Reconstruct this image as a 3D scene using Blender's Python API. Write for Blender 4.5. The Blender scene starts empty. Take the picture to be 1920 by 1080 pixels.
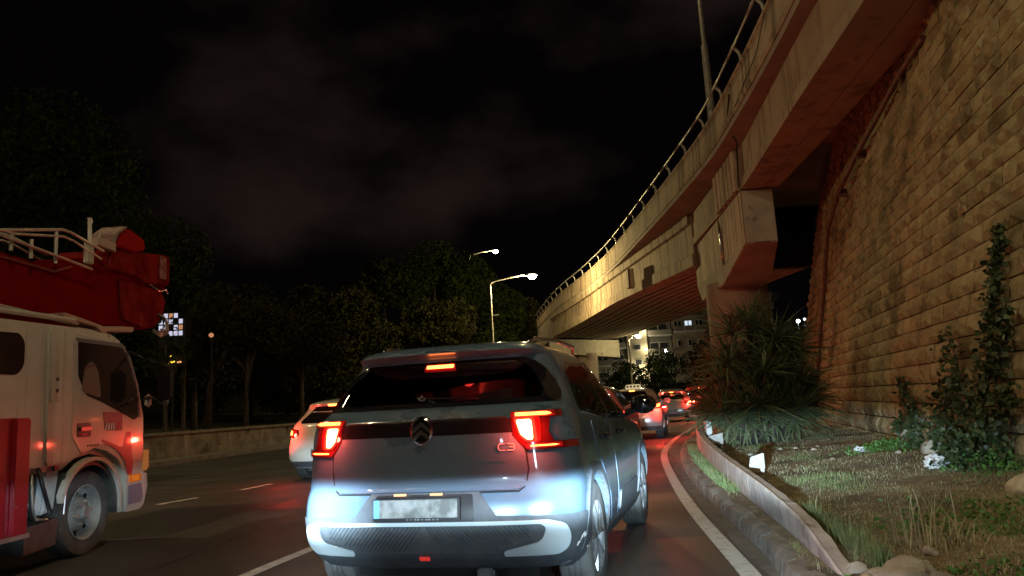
import bpy, bmesh, math, random
import numpy as np
from mathutils import Vector, Matrix, noise
from mathutils.geometry import delaunay_2d_cdt
random.seed(7); rng = np.random.default_rng(7)
S = bpy.context.scene; C = S.collection
R_ = math.radians

# ---------------------------------------------------------------- camera
cam = bpy.data.cameras.new('camera'); camo = bpy.data.objects.new('camera', cam); C.objects.link(camo)
cam.lens = 26.25; cam.sensor_width = 36; cam.clip_start = .05; cam.clip_end = 1500
camo.matrix_world = (Matrix.Translation((0, 0, 1.15)) @ Matrix.Rotation(R_(98.93), 4, 'X') @ Matrix.Rotation(R_(-3.2), 4, 'Z'))
S.camera = camo
CAMW = np.array(camo.matrix_world)
def PX(p):
    q = CAMW[:3, :3].T @ (np.array(p, float) - CAMW[:3, 3])
    if q[2] > -.05: return None
    return 960 + 1400 * q[0] / -q[2], 540 - 1400 * q[1] / -q[2]
# ---------------------------------------------------------------- view
S.view_settings.view_transform = 'Standard'; S.view_settings.look = 'None'
S.view_settings.gamma = 1; S.view_settings.use_curve_mapping = False; S.view_settings.exposure = 0
S.cycles.use_denoising = True
S.cycles.max_bounces = 5; S.cycles.diffuse_bounces = 3; S.cycles.glossy_bounces = 3; S.cycles.transparent_max_bounces = 12
S.cycles.sample_clamp_indirect = 3
# ---------------------------------------------------------------- night sky
W = bpy.data.worlds.new('World'); S.world = W; W.use_nodes = True
nt = W.node_tree; nt.nodes.clear()
def nn(t, ty, **k):
    n = t.nodes.new(ty)
    for a, b in k.items(): setattr(n, a, b)
    return n
out = nn(nt, 'ShaderNodeOutputWorld'); bg = nn(nt, 'ShaderNodeBackground'); bg2 = nn(nt, 'ShaderNodeBackground'); add = nn(nt, 'ShaderNodeAddShader')
sky = nn(nt, 'ShaderNodeTexSky', sky_type='NISHITA'); sky.sun_disc = False; sky.sun_elevation = R_(35); sky.sun_rotation = R_(200)
bg.inputs[1].default_value = .00003
tc = nn(nt, 'ShaderNodeTexCoord'); mp = nn(nt, 'ShaderNodeMapping'); mp.inputs['Scale'].default_value = (1.0, 1.0, 1.7); mp.inputs['Location'].default_value = (.22, .2, .33)
nz = nn(nt, 'ShaderNodeTexNoise'); nz.inputs['Scale'].default_value = 2.1; nz.inputs['Detail'].default_value = 5; nz.inputs['Roughness'].default_value = .5
cr = nn(nt, 'ShaderNodeValToRGB'); cr.color_ramp.elements[0].position = .53; cr.color_ramp.elements[0].color = (.0011, .0006, .0008, 1)
cr.color_ramp.elements[1].position = .66; cr.color_ramp.elements[1].color = (.0108, .0066, .0054, 1)
L = nt.links.new
L(tc.outputs['Generated'], mp.inputs[0]); L(mp.outputs[0], nz.inputs[0]); L(nz.outputs[0], cr.inputs[0]); L(cr.outputs[0], bg2.inputs[0])
bg2.inputs[1].default_value = 1.0
L(sky.outputs[0], bg.inputs[0]); L(bg.outputs[0], add.inputs[0]); L(bg2.outputs[0], add.inputs[1]); L(add.outputs[0], out.inputs[0])
# faint moon
sl = bpy.data.lights.new('moon', 'SUN'); sl.energy = .006; sl.angle = R_(.5); sl.color = (1, .93, .85)
so = bpy.data.objects.new('moon', sl); C.objects.link(so)
so.rotation_euler = Vector((math.sin(R_(200)) * math.cos(R_(35)), math.cos(R_(200)) * math.cos(R_(35)), math.sin(R_(35)))).to_track_quat('Z', 'Y').to_euler()

# ---------------------------------------------------------------- lamp beams
def light(name, ty, loc, power, col, size=.05, parent=None, aim=None):
    l = bpy.data.lights.new(name, ty); l.energy = power; l.color = col
    if ty in ('POINT', 'SPOT'): l.shadow_soft_size = size
    o = bpy.data.objects.new(name, l); C.objects.link(o); o.location = loc
    if parent: o.parent = parent
    if aim is not None: o.rotation_euler = Vector(aim).to_track_quat('-Z', 'Y').to_euler()
    return o
def headlamp(name, loc, aim, power, col=(.62, .84, 1.0), soft=.035, wide=1.0):
    """low beam: a spot whose pattern is cut off just above the lamp axis, like a real dipped beam"""
    o = light(name, 'SPOT', loc, power, col, soft, aim=aim); l = o.data
    l.spot_size = R_(120); l.spot_blend = .6; l.use_nodes = True
    t = l.node_tree; em = t.nodes['Emission']
    g = nn(t, 'ShaderNodeTexCoord'); s = nn(t, 'ShaderNodeSeparateXYZ'); t.links.new(g.outputs['Normal'], s.inputs[0])
    def math_(op, a, b=None, c=None):
        m = nn(t, 'ShaderNodeMath', operation=op)
        for i, v in enumerate((a, b, c)):
            if v is None: continue
            if isinstance(v, (int, float)): m.inputs[i].default_value = v
            else: t.links.new(v, m.inputs[i])
        return m.outputs[0]
    X, Y, Z = s.outputs
    az = math_('ABSOLUTE', Z)
    el = math_('DIVIDE', Y, az)                 # tangent of elevation over the axis
    hx = math_('DIVIDE', X, az)
    hz = math_('MAXIMUM', math_('MULTIPLY', hx, wide), math_('MULTIPLY', hx, -.65 if wide < 1 else -1.0))
    cut = nn(t, 'ShaderNodeMapRange', interpolation_type='SMOOTHSTEP')
    t.links.new(el, cut.inputs[0]); cut.inputs[1].default_value = -.012; cut.inputs[2].default_value = .022; cut.inputs[3].default_value = 1; cut.inputs[4].default_value = .006
    low = nn(t, 'ShaderNodeMapRange', interpolation_type='SMOOTHSTEP')
    t.links.new(el, low.inputs[0]); low.inputs[1].default_value = -.11; low.inputs[2].default_value = -.05; low.inputs[3].default_value = .09; low.inputs[4].default_value = 1
    side = nn(t, 'ShaderNodeMapRange', interpolation_type='SMOOTHSTEP')
    t.links.new(hz, side.inputs[0]); side.inputs[1].default_value = .0; side.inputs[2].default_value = .22; side.inputs[3].default_value = 1; side.inputs[4].default_value = .05
    k = math_('MULTIPLY', math_('MULTIPLY', cut.outputs[0], low.outputs[0]), side.outputs[0])
    t.links.new(k, em.inputs['Strength'])
    return o
YAW_OWN = R_(6)
headlamp('headlamp_beam', (-.98, 1.75, .74), (math.sin(YAW_OWN - .25), math.cos(YAW_OWN - .25), -.012), 9500)
headlamp('headlamp_beam', (.26, 1.85, .74), (math.sin(YAW_OWN + .10), math.cos(YAW_OWN + .10), -.010), 9500, wide=.42)

# ---------------------------------------------------------------- materials
MATS = {}
def mat(name, col, rough=.6, metal=0, col2=None, scale=6, detail=5, mix=(.4, .62), bump=0, bscale=None, spec=.5, coat=0,
        stain=None, stain_scale=1.5, stain_pos=(.5, .7), streak=None, emit=None, estr=0, rough2=None, translucent=0):
    if name in MATS: return MATS[name]
    m = bpy.data.materials.new(name); m.use_nodes = True; t = m.node_tree; b = t.nodes['Principled BSDF']; MATS[name] = m
    b.inputs['Base Color'].default_value = (*col, 1); b.inputs['Roughness'].default_value = rough; b.inputs['Metallic'].default_value = metal
    b.inputs['Specular IOR Level'].default_value = spec; b.inputs['Coat Weight'].default_value = coat; b.inputs['Coat Roughness'].default_value = .05
    if emit: b.inputs['Emission Color'].default_value = (*emit, 1); b.inputs['Emission Strength'].default_value = estr
    co = nn(t, 'ShaderNodeTexCoord'); l = t.links.new
    def noise_(sc, det=detail, mapv=None, ro=.6):
        n = nn(t, 'ShaderNodeTexNoise'); n.inputs['Scale'].default_value = sc; n.inputs['Detail'].default_value = det; n.inputs['Roughness'].default_value = ro
        if mapv:
            mm = nn(t, 'ShaderNodeMapping'); mm.inputs['Scale'].default_value = mapv; l(co.outputs['Object'], mm.inputs[0]); l(mm.outputs[0], n.inputs[0])
        else: l(co.outputs['Object'], n.inputs[0])
        return n.outputs[0]
    def ramp(v, a, b_):
        r = nn(t, 'ShaderNodeMapRange'); l(v, r.inputs[0]); r.inputs[1].default_value = a; r.inputs[2].default_value = b_; return r.outputs[0]
    cur = None
    def mixc(f, a, b_):
        x = nn(t, 'ShaderNodeMix', data_type='RGBA'); l(f, x.inputs[0])
        for i, v in ((6, a), (7, b_)):
            if isinstance(v, tuple): x.inputs[i].default_value = (*v, 1)
            else: l(v, x.inputs[i])
        return x.outputs[2]
    if col2: cur = mixc(ramp(noise_(scale), *mix), col, col2)
    if stain: cur = mixc(ramp(noise_(stain_scale, 6), *stain_pos), cur or col, stain)
    if streak: cur = mixc(ramp(noise_(1.0, 5, streak[1]), *streak[2]), cur or col, streak[0])
    if cur: l(cur, b.inputs['Base Color'])
    if rough2 is not None:
        r = nn(t, 'ShaderNodeMapRange'); l(noise_(scale * .7), r.inputs[0]); r.inputs[1].default_value = .35; r.inputs[2].default_value = .65; r.inputs[3].default_value = rough; r.inputs[4].default_value = rough2
        l(r.outputs[0], b.inputs['Roughness'])
    if bump:
        bn = nn(t, 'ShaderNodeBump'); bn.inputs['Strength'].default_value = 1; bn.inputs['Distance'].default_value = bump
        l(noise_(bscale or scale * 3, 6), bn.inputs['Height']); l(bn.outputs[0], b.inputs['Normal'])
    return m
def emitm(name, col, s):
    if name in MATS: return MATS[name]
    m = bpy.data.materials.new(name); m.use_nodes = True; t = m.node_tree; t.nodes.clear()
    o = nn(t, 'ShaderNodeOutputMaterial'); e = nn(t, 'ShaderNodeEmission'); e.inputs[0].default_value = (*col, 1); e.inputs[1].default_value = s
    t.links.new(e.outputs[0], o.inputs[0]); MATS[name] = m; return m
def glassm(name, tint, refl=1.0, rough=.02):
    if name in MATS: return MATS[name]
    m = bpy.data.materials.new(name); m.use_nodes = True; t = m.node_tree; t.nodes.clear()
    o = nn(t, 'ShaderNodeOutputMaterial'); tr = nn(t, 'ShaderNodeBsdfTransparent'); gl = nn(t, 'ShaderNodeBsdfGlossy'); mx = nn(t, 'ShaderNodeMixShader'); fr = nn(t, 'ShaderNodeFresnel')
    tr.inputs[0].default_value = (*tint, 1); gl.inputs['Roughness'].default_value = rough; gl.inputs[0].default_value = (refl, refl, refl, 1); fr.inputs[0].default_value = 1.5
    t.links.new(fr.outputs[0], mx.inputs[0]); t.links.new(tr.outputs[0], mx.inputs[1]); t.links.new(gl.outputs[0], mx.inputs[2]); t.links.new(mx.outputs[0], o.inputs[0]); MATS[name] = m; return m

asphalt = mat('asphalt', (.072, .067, .062), .72, col2=(.048, .045, .042), scale=.7, bump=.006, bscale=70, stain=(.035, .033, .031), stain_scale=.9, stain_pos=(.56, .72), rough2=.50)
paint_w = mat('road_paint', (.62, .61, .57), .6, col2=(.30, .29, .27), scale=9, mix=(.5, .72), bump=.001, bscale=150)
conc = mat('weathered_concrete', (.38, .285, .195), .85, col2=(.26, .195, .14), scale=1.1, bump=.006, bscale=9, stain=(.15, .115, .09), stain_scale=.7, stain_pos=(.56, .74), streak=((.13, .085, .055), (2.6, 2.6, .16), (.50, .62)))
conc_girder = mat('girder_concrete', (.34, .25, .175), .85, col2=(.26, .20, .14), scale=.8, bump=.003, bscale=12, streak=((.17, .115, .075), (2.0, 2.0, .20), (.52, .66)))
conc_streak = mat('streaked_concrete', (.46, .36, .26), .85, col2=(.34, .25, .18), scale=1.5, bump=.006, bscale=10, streak=((.07, .045, .032), (5, 5, .12), (.50, .60)))
conc_soffit = mat('soffit_concrete', (.33, .27, .22), .9, col2=(.24, .19, .155), scale=.9, bump=.004, bscale=14)
conc_pale = mat('pale_concrete', (.50, .47, .38), .85, col2=(.40, .37, .29), scale=2, bump=.004, stain=(.16, .14, .10), stain_scale=2.2, stain_pos=(.6, .7))
kerbm = mat('kerb_concrete', (.27, .25, .215), .85, col2=(.15, .135, .115), scale=5, bump=.012, bscale=14)
gutter = mat('gutter_concrete', (.15, .14, .125), .8, col2=(.10, .092, .082), scale=4, bump=.006, bscale=40)
railm = mat('whitewashed_barrier', (.58, .50, .45), .9, col2=(.42, .36, .32), scale=5, bump=.006, bscale=16, spec=.1, stain=(.27, .22, .18), stain_scale=3, stain_pos=(.6, .72))
whitem = mat('white_paint', (.75, .75, .72), .5, col2=(.6, .6, .56), scale=8)
soil = mat('dry_soil', (.23, .185, .115), .95, col2=(.10, .08, .048), scale=1.2, bump=.03, bscale=11, stain=(.33, .28, .18), stain_scale=5, stain_pos=(.52, .7))
straw = mat('dry_grass', (.46, .42, .25), .85, col2=(.27, .24, .13), scale=4, mix=(.35, .65))
grassm = mat('green_grass', (.12, .19, .06), .75, col2=(.28, .29, .13), scale=7)
stone_a = mat('limestone_block', (.38, .31, .175), .9, col2=(.27, .215, .12), scale=3.4, bump=.05, bscale=7, stain=(.15, .12, .068), stain_scale=1.0, stain_pos=(.50, .62), spec=.15)
stone_b = mat('limestone_block_pale', (.43, .36, .21), .9, col2=(.31, .25, .145), scale=4.1, bump=.05, bscale=8, stain=(.21, .16, .09), stain_scale=1.0, stain_pos=(.52, .66), spec=.15)
stone_c = mat('limestone_block_dark', (.33, .255, .145), .9, col2=(.22, .17, .10), scale=3.2, bump=.05, bscale=9, spec=.15)
mortar = mat('mortar', (.10, .08, .055), .95, col2=(.055, .045, .032), scale=5, bump=.01)
rustpipe = mat('rusty_pipe', (.17, .065, .045), .8, col2=(.08, .035, .025), scale=5)
rockm = mat('boulder_rock', (.42, .385, .31), .9, col2=(.27, .24, .19), scale=4, bump=.03, bscale=9)
rockw = mat('yellow_rock', (.48, .40, .24), .9, col2=(.34, .28, .17), scale=6, bump=.02, bscale=12)
leafd = mat('tree_leaves', (.024, .036, .008), .9, col2=(.010, .016, .004), scale=.8, spec=.1)
leafb = mat('olive_leaves', (.034, .034, .012), .9, col2=(.016, .015, .006), scale=.9, spec=.1)
leafi = mat('ivy_leaves', (.055, .085, .030), .5, col2=(.032, .05, .018), scale=8)
leafy = mat('yucca_leaves', (.15, .19, .09), .5, col2=(.08, .11, .05), scale=3)
leafdry = mat('dead_yucca_leaves', (.20, .22, .12), .8, col2=(.09, .12, .05), scale=4)
weedm = mat('weed_leaves', (.10, .24, .05), .55, col2=(.06, .15, .03), scale=9)
barkm = mat('bark', (.07, .055, .042), .9, col2=(.04, .032, .025), scale=6, bump=.02)
galv = mat('galvanised_steel', (.42, .41, .37), .45, .5, col2=(.30, .29, .26), scale=8)
rubber = mat('tyre_rubber', (.035, .035, .035), .75, col2=(.055, .053, .05), scale=5, bump=.001)
dustrub = mat('dusty_tyre', (.11, .11, .105), .85, col2=(.065, .064, .06), scale=6, bump=.002, bscale=40)
rimm = mat('alloy_rim', (.34, .35, .36), .35, .6, col2=(.24, .25, .26), scale=6)
steelrim = mat('dusty_steel_rim', (.36, .36, .34), .6, .2, col2=(.24, .24, .225), scale=7)
blackpl = mat('black_plastic', (.022, .022, .024), .35)
darkgl = mat('gloss_black', (.012, .010, .012), .08, coat=.6)
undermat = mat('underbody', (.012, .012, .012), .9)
blue = mat('blue_grey_paint', (.105, .17, .235), .26, .15, col2=(.095, .155, .215), scale=2, coat=.9, rough2=.38)
clad = mat('grey_cladding', (.060, .070, .080), .6, col2=(.08, .09, .10), scale=14, bump=.001, bscale=120)
insertm = mat('pale_bumper_insert', (.50, .58, .60), .4)
diffm = mat('bumper_mesh', (.075, .085, .095), .55, col2=(.10, .11, .12), scale=20)
chrome = mat('chrome', (.62, .62, .62), .18, 1)
chrome_d = mat('dark_chrome', (.28, .26, .26), .25, .9)
cream = mat('white_car_paint', (.70, .68, .60), .25, col2=(.66, .64, .57), coat=.8)
silver = mat('silver_paint', (.50, .50, .49), .25, .4, col2=(.46, .46, .45), coat=.8)
greyp = mat('grey_paint', (.34, .33, .32), .25, .4, col2=(.3, .29, .28), coat=.8)
darkp = mat('dark_car_paint', (.035, .034, .038), .2, coat=.9)
redp = mat('red_lit_car_paint', (.30, .03, .025), .3, coat=.8)  # red glare of the brake lights put into this car's paint
cabw = mat('dirty_white_paint', (.56, .54, .47), .38, col2=(.46, .44, .37), scale=2, coat=.3, streak=((.25, .23, .18), (5, 5, .5), (.56, .74)), bump=.0006, bscale=30)
truckred = mat('red_crane_paint', (.20, .006, .008), .6, col2=(.15, .005, .006), scale=3, spec=.0)
truckredd = mat('worn_red_paint', (.25, .022, .020), .6, col2=(.14, .010, .010), scale=4, spec=.0, streak=((.34, .20, .18), (9, 9, .8), (.64, .74)))
redtrim = mat('red_panel', (.36, .012, .025), .3, col2=(.28, .010, .02), scale=5, coat=.5, stain=(.45, .25, .25), stain_scale=26, stain_pos=(.66, .72))
reddecal = mat('red_decal', (.33, .012, .03), .3, coat=.5)
deck = mat('dirty_metal', (.10, .105, .095), .45, .3, col2=(.055, .057, .052), scale=6, stain=(.50, .50, .46), stain_scale=16, stain_pos=(.68, .73))
whiteplastic = mat('white_plastic', (.60, .62, .64), .5, col2=(.42, .43, .45), scale=5)
bagm = mat('white_plastic_bag', (.75, .76, .76), .4, col2=(.55, .57, .60), scale=9, bump=.02, bscale=14)
seatm = mat('seat_fabric', (.10, .095, .095), .85, col2=(.07, .065, .065), scale=9)
seatl = mat('light_seat_fabric', (.32, .28, .27), .85)
paper = mat('white_paper', (.75, .75, .74), .7, col2=(.6, .6, .6), scale=8)
platem = mat('plate_white', (.26, .26, .25), .5, col2=(.10, .10, .095), scale=9, mix=(.42, .6))
plateb = mat('plate_blue', (.15, .40, .55), .35)
amberm = mat('amber_lens', (.65, .16, .02), .15, emit=(1, .25, .02), estr=.18)
redlens = mat('red_lens', (.045, .003, .003), .12, coat=.6, emit=(1, .02, .015), estr=.05)
glow = mat('painted_brake_glow', (.06, .002, .002), .15, coat=.5, emit=(1, .014, .012), estr=.36)  # red rim painted round the lit cores, standing in for bloom
glow2 = emitm('painted_brake_halo', (1, .04, .02), 2.2)
core = emitm('brake_core', (1, .20, .065), 26)
coreb = emitm('brake_bar', (1, .17, .035), 9)
lampem = emitm('lamp_lens', (1, .86, .55), 60)
sglass = glassm('tinted_side_glass', (.16, .13, .13))
cglass = glassm('car_glass', (.50, .46, .46))
dglass = mat('dark_glass', (.014, .011, .012), .06, coat=.5)
bldwall = [mat('render_cream', (.42, .38, .28), .9, col2=(.33, .30, .22), scale=.6), mat('render_grey', (.30, .28, .24), .9, col2=(.22, .21, .18), scale=.5), mat('render_sand', (.36, .30, .22), .9, col2=(.28, .23, .17), scale=.6)]
shutter = mat('dark_window', (.03, .03, .032), .25)
frame_w = mat('white_frame', (.6, .6, .58), .6)
winwarm = emitm('lit_window_warm', (1, .62, .28), 1.1)
wincool = emitm('lit_window_cool', (.75, .88, 1), .9)

# ---------------------------------------------------------------- mesh helpers
def tagp(o, label=None, cat=None, group=None, kind=None):
    for k, v in (('label', label), ('category', cat), ('group', group), ('kind', kind)):
        if v: o[k] = v
    return o
def thing(name, label, cat, loc=(0, 0, 0), rz=0, group=None):
    o = bpy.data.objects.new(name, None); C.objects.link(o); o.location = loc; o.rotation_euler = (0, 0, rz); o.empty_display_size = .1
    return tagp(o, label, cat, group)
def shift(fs, n): return [tuple(i + n for i in f) for f in fs]
class MB:
    def __init__(s): s.v = []; s.f = []; s.m = []
    def add(s, v, f, mi=0):
        n = len(s.v); s.v += [tuple(p) for p in v]; s.f += shift(f, n); s.m += [mi] * len(f); return s
    def box(s, c, d, rz=0, rx=0, ry=0, mi=0, taper=1.0):
        x, y, z = (q / 2 for q in d)
        P = [Vector((sx * x * (taper if sz > 0 else 1), sy * y * (taper if sz > 0 else 1), sz * z)) for sz in (-1, 1) for sx, sy in ((-1, -1), (1, -1), (1, 1), (-1, 1))]
        M = Matrix.Rotation(rz, 3, 'Z') @ Matrix.Rotation(ry, 3, 'Y') @ Matrix.Rotation(rx, 3, 'X')
        return s.add([M @ p + Vector(c) for p in P], [(3, 2, 1, 0), (4, 5, 6, 7), (0, 1, 5, 4), (1, 2, 6, 5), (2, 3, 7, 6), (3, 0, 4, 7)], mi)
    def tube(s, path, r, n=8, cap=True, mi=0):
        path = [Vector(p) for p in path]; rs = r if isinstance(r, (list, tuple)) else [r] * len(path); V = []
        up = None
        for i, p in enumerate(path):
            d = (path[min(i + 1, len(path) - 1)] - path[max(i - 1, 0)]).normalized()
            if up is None: up = Vector((0, 0, 1)) if abs(d.z) < .9 else Vector((1, 0, 0))
            a = d.cross(up).normalized(); b = a.cross(d).normalized(); up = b
            V += [p + (a * math.cos(t) + b * math.sin(t)) * rs[i] for t in (2 * math.pi * k / n for k in range(n))]
        F = [(i * n + k, i * n + (k + 1) % n, (i + 1) * n + (k + 1) % n, (i + 1) * n + k) for i in range(len(path) - 1) for k in range(n)]
        if cap: F += [tuple(reversed(range(n))), tuple(range((len(path) - 1) * n, len(path) * n))]
        return s.add(V, F, mi)
    def lathe(s, prof, c, axis='X', n=32, mi=0):
        """prof: list of (radius, along-axis); closed ring"""
        V = []
        for k in range(n):
            a = 2 * math.pi * k / n
            for r, h in prof:
                p = {'X': (h, r * math.cos(a), r * math.sin(a)), 'Z': (r * math.cos(a), r * math.sin(a), h), 'Y': (r * math.cos(a), h, r * math.sin(a))}[axis]
                V.append((p[0] + c[0], p[1] + c[1], p[2] + c[2]))
        m = len(prof); F = []
        for k in range(n):
            for i in range(m - 1):
                F.append((k * m + i, k * m + i + 1, ((k + 1) % n) * m + i + 1, ((k + 1) % n) * m + i))
        return s.add(V, F, mi)
    def prism(s, poly, a, b, plane='yz', mi=0):
        """extrude a 2D polygon between a and b along the missing axis"""
        def P(u, v, w): return {'yz': (w, u, v), 'xz': (u, w, v), 'xy': (u, v, w)}[plane]
        n = len(poly)
        return s.add([P(u, v, a) for u, v in poly] + [P(u, v, b) for u, v in poly],
                     [tuple(reversed(range(n))), tuple(range(n, 2 * n))] + [(i, (i + 1) % n, n + (i + 1) % n, n + i) for i in range(n)], mi)
    def build(s, name, m, parent=None, smooth=False, bevel=0, kind=None, fix=True, autos=None):
        me = bpy.data.meshes.new(name); me.from_pydata([tuple(v) for v in s.v], [], s.f)
        for mm in (m if isinstance(m, (list, tuple)) else [m]): me.materials.append(mm)
        if any(s.m): me.polygons.foreach_set('material_index', s.m)
        if fix:
            bm = bmesh.new(); bm.from_mesh(me); bmesh.ops.recalc_face_normals(bm, faces=bm.faces)
            if bevel: bmesh.ops.bevel(bm, geom=[e for e in bm.edges if len(e.link_faces) == 2 and e.calc_face_angle(0) > .5], offset=bevel, segments=2, affect='EDGES', clamp_overlap=True)
            bm.to_mesh(me); bm.free()
        if smooth:
            me.polygons.foreach_set('use_smooth', [True] * len(me.polygons))
            if autos: me.set_sharp_from_angle(angle=R_(autos))
        o = bpy.data.objects.new(name, me); C.objects.link(o)
        if parent: o.parent = parent
        if kind: o['kind'] = kind
        return o
def mesh_np(name, V, F, m, parent=None, kind=None, smooth=False):
    """V (n,3) array, F (k,3) or (k,4) array"""
    me = bpy.data.meshes.new(name); k = F.shape[1]
    me.vertices.add(len(V)); me.vertices.foreach_set('co', V.astype(np.float32).ravel())
    me.loops.add(F.size); me.loops.foreach_set('vertex_index', F.astype(np.int32).ravel())
    me.polygons.add(len(F)); me.polygons.foreach_set('loop_start', np.arange(0, F.size, k, dtype=np.int32)); me.polygons.foreach_set('loop_total', np.full(len(F), k, np.int32))
    me.update(); me.validate(); me.materials.append(m)
    if smooth: me.polygons.foreach_set('use_smooth', [True] * len(me.polygons))
    o = bpy.data.objects.new(name, me); C.objects.link(o)
    if parent: o.parent = parent
    if kind: o['kind'] = kind
    return o
def densify(poly, d):
    o = []
    for i, p in enumerate(poly):
        q = poly[(i + 1) % len(poly)]; n = max(1, int(math.dist(p, q) / d))
        o += [(p[0] + (q[0] - p[0]) * k / n, p[1] + (q[1] - p[1]) * k / n) for k in range(n)]
    return o
def rounded(poly, r, n=4):
    o = []
    for i, p in enumerate(poly):
        a = Vector(poly[i - 1]); b = Vector(p); c = Vector(poly[(i + 1) % len(poly)])
        rr = r[i] if isinstance(r, (list, tuple)) else r
        if rr <= 0: o.append(tuple(b)); continue
        d1 = min(rr, (a - b).length * .45); d2 = min(rr, (c - b).length * .45)
        p1 = b + (a - b).normalized() * d1; p2 = b + (c - b).normalized() * d2
        for k in range(n + 1):
            t = k / n; o.append(tuple(p1 * (1 - t) ** 2 + b * 2 * t * (1 - t) + p2 * t * t))
    return o
def inside(p, poly):
    x, y = p; c = False; j = len(poly) - 1
    for i in range(len(poly)):
        if (poly[i][1] > y) != (poly[j][1] > y) and x < (poly[j][0] - poly[i][0]) * (y - poly[i][1]) / (poly[j][1] - poly[i][1]) + poly[i][0]: c = not c
        j = i
    return c
def patch(name, poly, surf, m, parent=None, off=.004, thick=.012, d=.05, smooth=True):
    """a panel with edges: polygon in surface coordinates laid on surf(u,v), standing off by off, thick deep"""
    b = densify(poly, d); us = [p[0] for p in b]; vs = [p[1] for p in b]; pts = [Vector(p) for p in b]
    nb = len(b); u = min(us) + d * .5
    while u < max(us):
        v = min(vs) + d * .5
        while v < max(vs):
            if inside((u, v), b) and min((u - x) ** 2 + (v - y) ** 2 for x, y in b) > (d * .4) ** 2: pts.append(Vector((u, v)))
            v += d
        u += d
    r = delaunay_2d_cdt(pts, [], [list(range(nb))], 1, 1e-6)
    P2 = r[0]; F = [tuple(f) for f in r[2]]
    def nrm(u, v):
        e = 1e-3; p = Vector(surf(u, v)); a = Vector(surf(u + e, v)) - Vector(surf(u - e, v)); c = Vector(surf(u, v + e)) - Vector(surf(u, v - e)); n = a.cross(c)
        return p, (n.normalized() if n.length > 0 else Vector((0, -1, 0)))
    T = []; B = []; cu = sum(us) / len(us); cv = sum(vs) / len(vs)
    p, n = nrm(cu, cv); sgn = 1
    if abs(p.x) > 1e-6 or abs(n.y) > .3:
        if n.dot(Vector((p.x, -.6 if p.y < .6 else 0, 0))) < -1e-4: sgn = -1
    for q in P2:
        p, n = nrm(q.x, q.y); n = n * sgn; T.append(p + n * off); B.append(p + n * (off - thick))
    n = len(T); V = T + B
    cnt = {}
    for f in F:
        for i in range(len(f)): e = (f[i], f[(i + 1) % len(f)]); cnt[e] = 1
    FF = list(F) + [tuple(n + i for i in reversed(f)) for f in F] + [(e[1], e[0], n + e[0], n + e[1]) for e in cnt if (e[1], e[0]) not in cnt]
    me = MB(); me.add(V, FF)
    o = me.build(name, m, parent, smooth=smooth, autos=40, fix=True)
    return o
def boolean(o, cutters):
    """subtract cutter meshes from o"""
    par = o.parent; o.parent = None
    for c in cutters:
        md = o.modifiers.new('b', 'BOOLEAN'); md.operation = 'DIFFERENCE'; md.solver = 'EXACT'; md.object = c
    dg = bpy.context.evaluated_depsgraph_get(); dg.update()
    me = bpy.data.meshes.new_from_object(o.evaluated_get(dg))
    o.modifiers.clear(); o.data = me; o.parent = par
    for c in cutters: bpy.data.objects.remove(c)
    return o
def pchip(xs, ys):
    xs = np.array(xs, float); ys = np.array(ys, float); h = np.diff(xs); d = np.diff(ys) / h; m = np.zeros(len(xs)); m[0] = d[0]; m[-1] = d[-1]
    for i in range(1, len(xs) - 1):
        if d[i - 1] * d[i] > 0: m[i] = 2 * d[i - 1] * d[i] / (d[i - 1] + d[i])
    def f(x):
        x = min(max(x, xs[0]), xs[-1]); i = int(min(max(np.searchsorted(xs, x) - 1, 0), len(xs) - 2)); t = (x - xs[i]) / h[i]
        return float((1 + 2 * t) * (1 - t) ** 2 * ys[i] + t * (1 - t) ** 2 * h[i] * m[i] + t * t * (3 - 2 * t) * ys[i + 1] + t * t * (t - 1) * h[i] * m[i + 1])
    return f
def spline(pts):
    """curve through pts parametrised by its second coordinate -> function(y) of the others"""
    ys = [p[1] for p in pts]; return tuple(pchip(ys, [p[k] for p in pts]) for k in range(len(pts[0])) if k != 1)
def copy_tree(o, parent=None):
    c = o.copy(); C.objects.link(c)
    if parent: c.parent = parent
    for ch in [q for q in CH.get(o.name, [])]: copy_tree(ch, c)
    return c
CH = {}
def index_children():
    CH.clear()
    for q in bpy.data.objects:
        if q.parent: CH.setdefault(q.parent.name, []).append(q)

# ================================================================ GROUND AND ROAD
Rk = spline([(1.52, -8), (1.30, 0), (1.52, 4.5), (1.68, 5.5), (1.88, 7.2), (2.22, 10), (2.92, 14.1), (3.35, 16), (4.55, 20.5), (5.9, 25), (9.9, 36), (15.5, 47), (25, 60), (42, 75), (80, 95)])[0]   # right edge of asphalt (kerb foot)
Rl = spline([(.55, -8), (.95, 0), (1.36, 4.5), (1.42, 5.05), (1.70, 7.74), (2.34, 12.3), (2.95, 15.8), (4.10, 20.4), (5.35, 24.6), (9.2, 36), (14.5, 47), (24, 60), (40, 75), (78, 95)])[0]   # white edge line
Lk = spline([(-14.5, -8), (-13.2, 5), (-12.0, 12), (-10.32, 21), (-9.05, 29.6), (-4.7, 40), (-1.9, 46), (1.2, 52), (6, 60), (13, 70), (24, 82), (72, 112)])[0]        # left kerb
def wallx(y): return 4.5 + .25 * (y - 6.8)         # foot of the masonry wall
g = MB()
N = 40; ext = 600
V = []; F = []
gv = np.linspace(-ext, ext, N)
for j in range(N):
    for i in range(N):
        x, y = gv[i], gv[j] + 300; r = math.hypot(x, y - 10)
        V.append((x, y, -.06))
F = [(j * N + i, j * N + i + 1, (j + 1) * N + i + 1, (j + 1) * N + i) for j in range(N - 1) for i in range(N - 1)]
g.add(V, F).build('ground', soil, kind='structure')
ys = [-8 + i * .5 for i in range(0, 180)]
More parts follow.
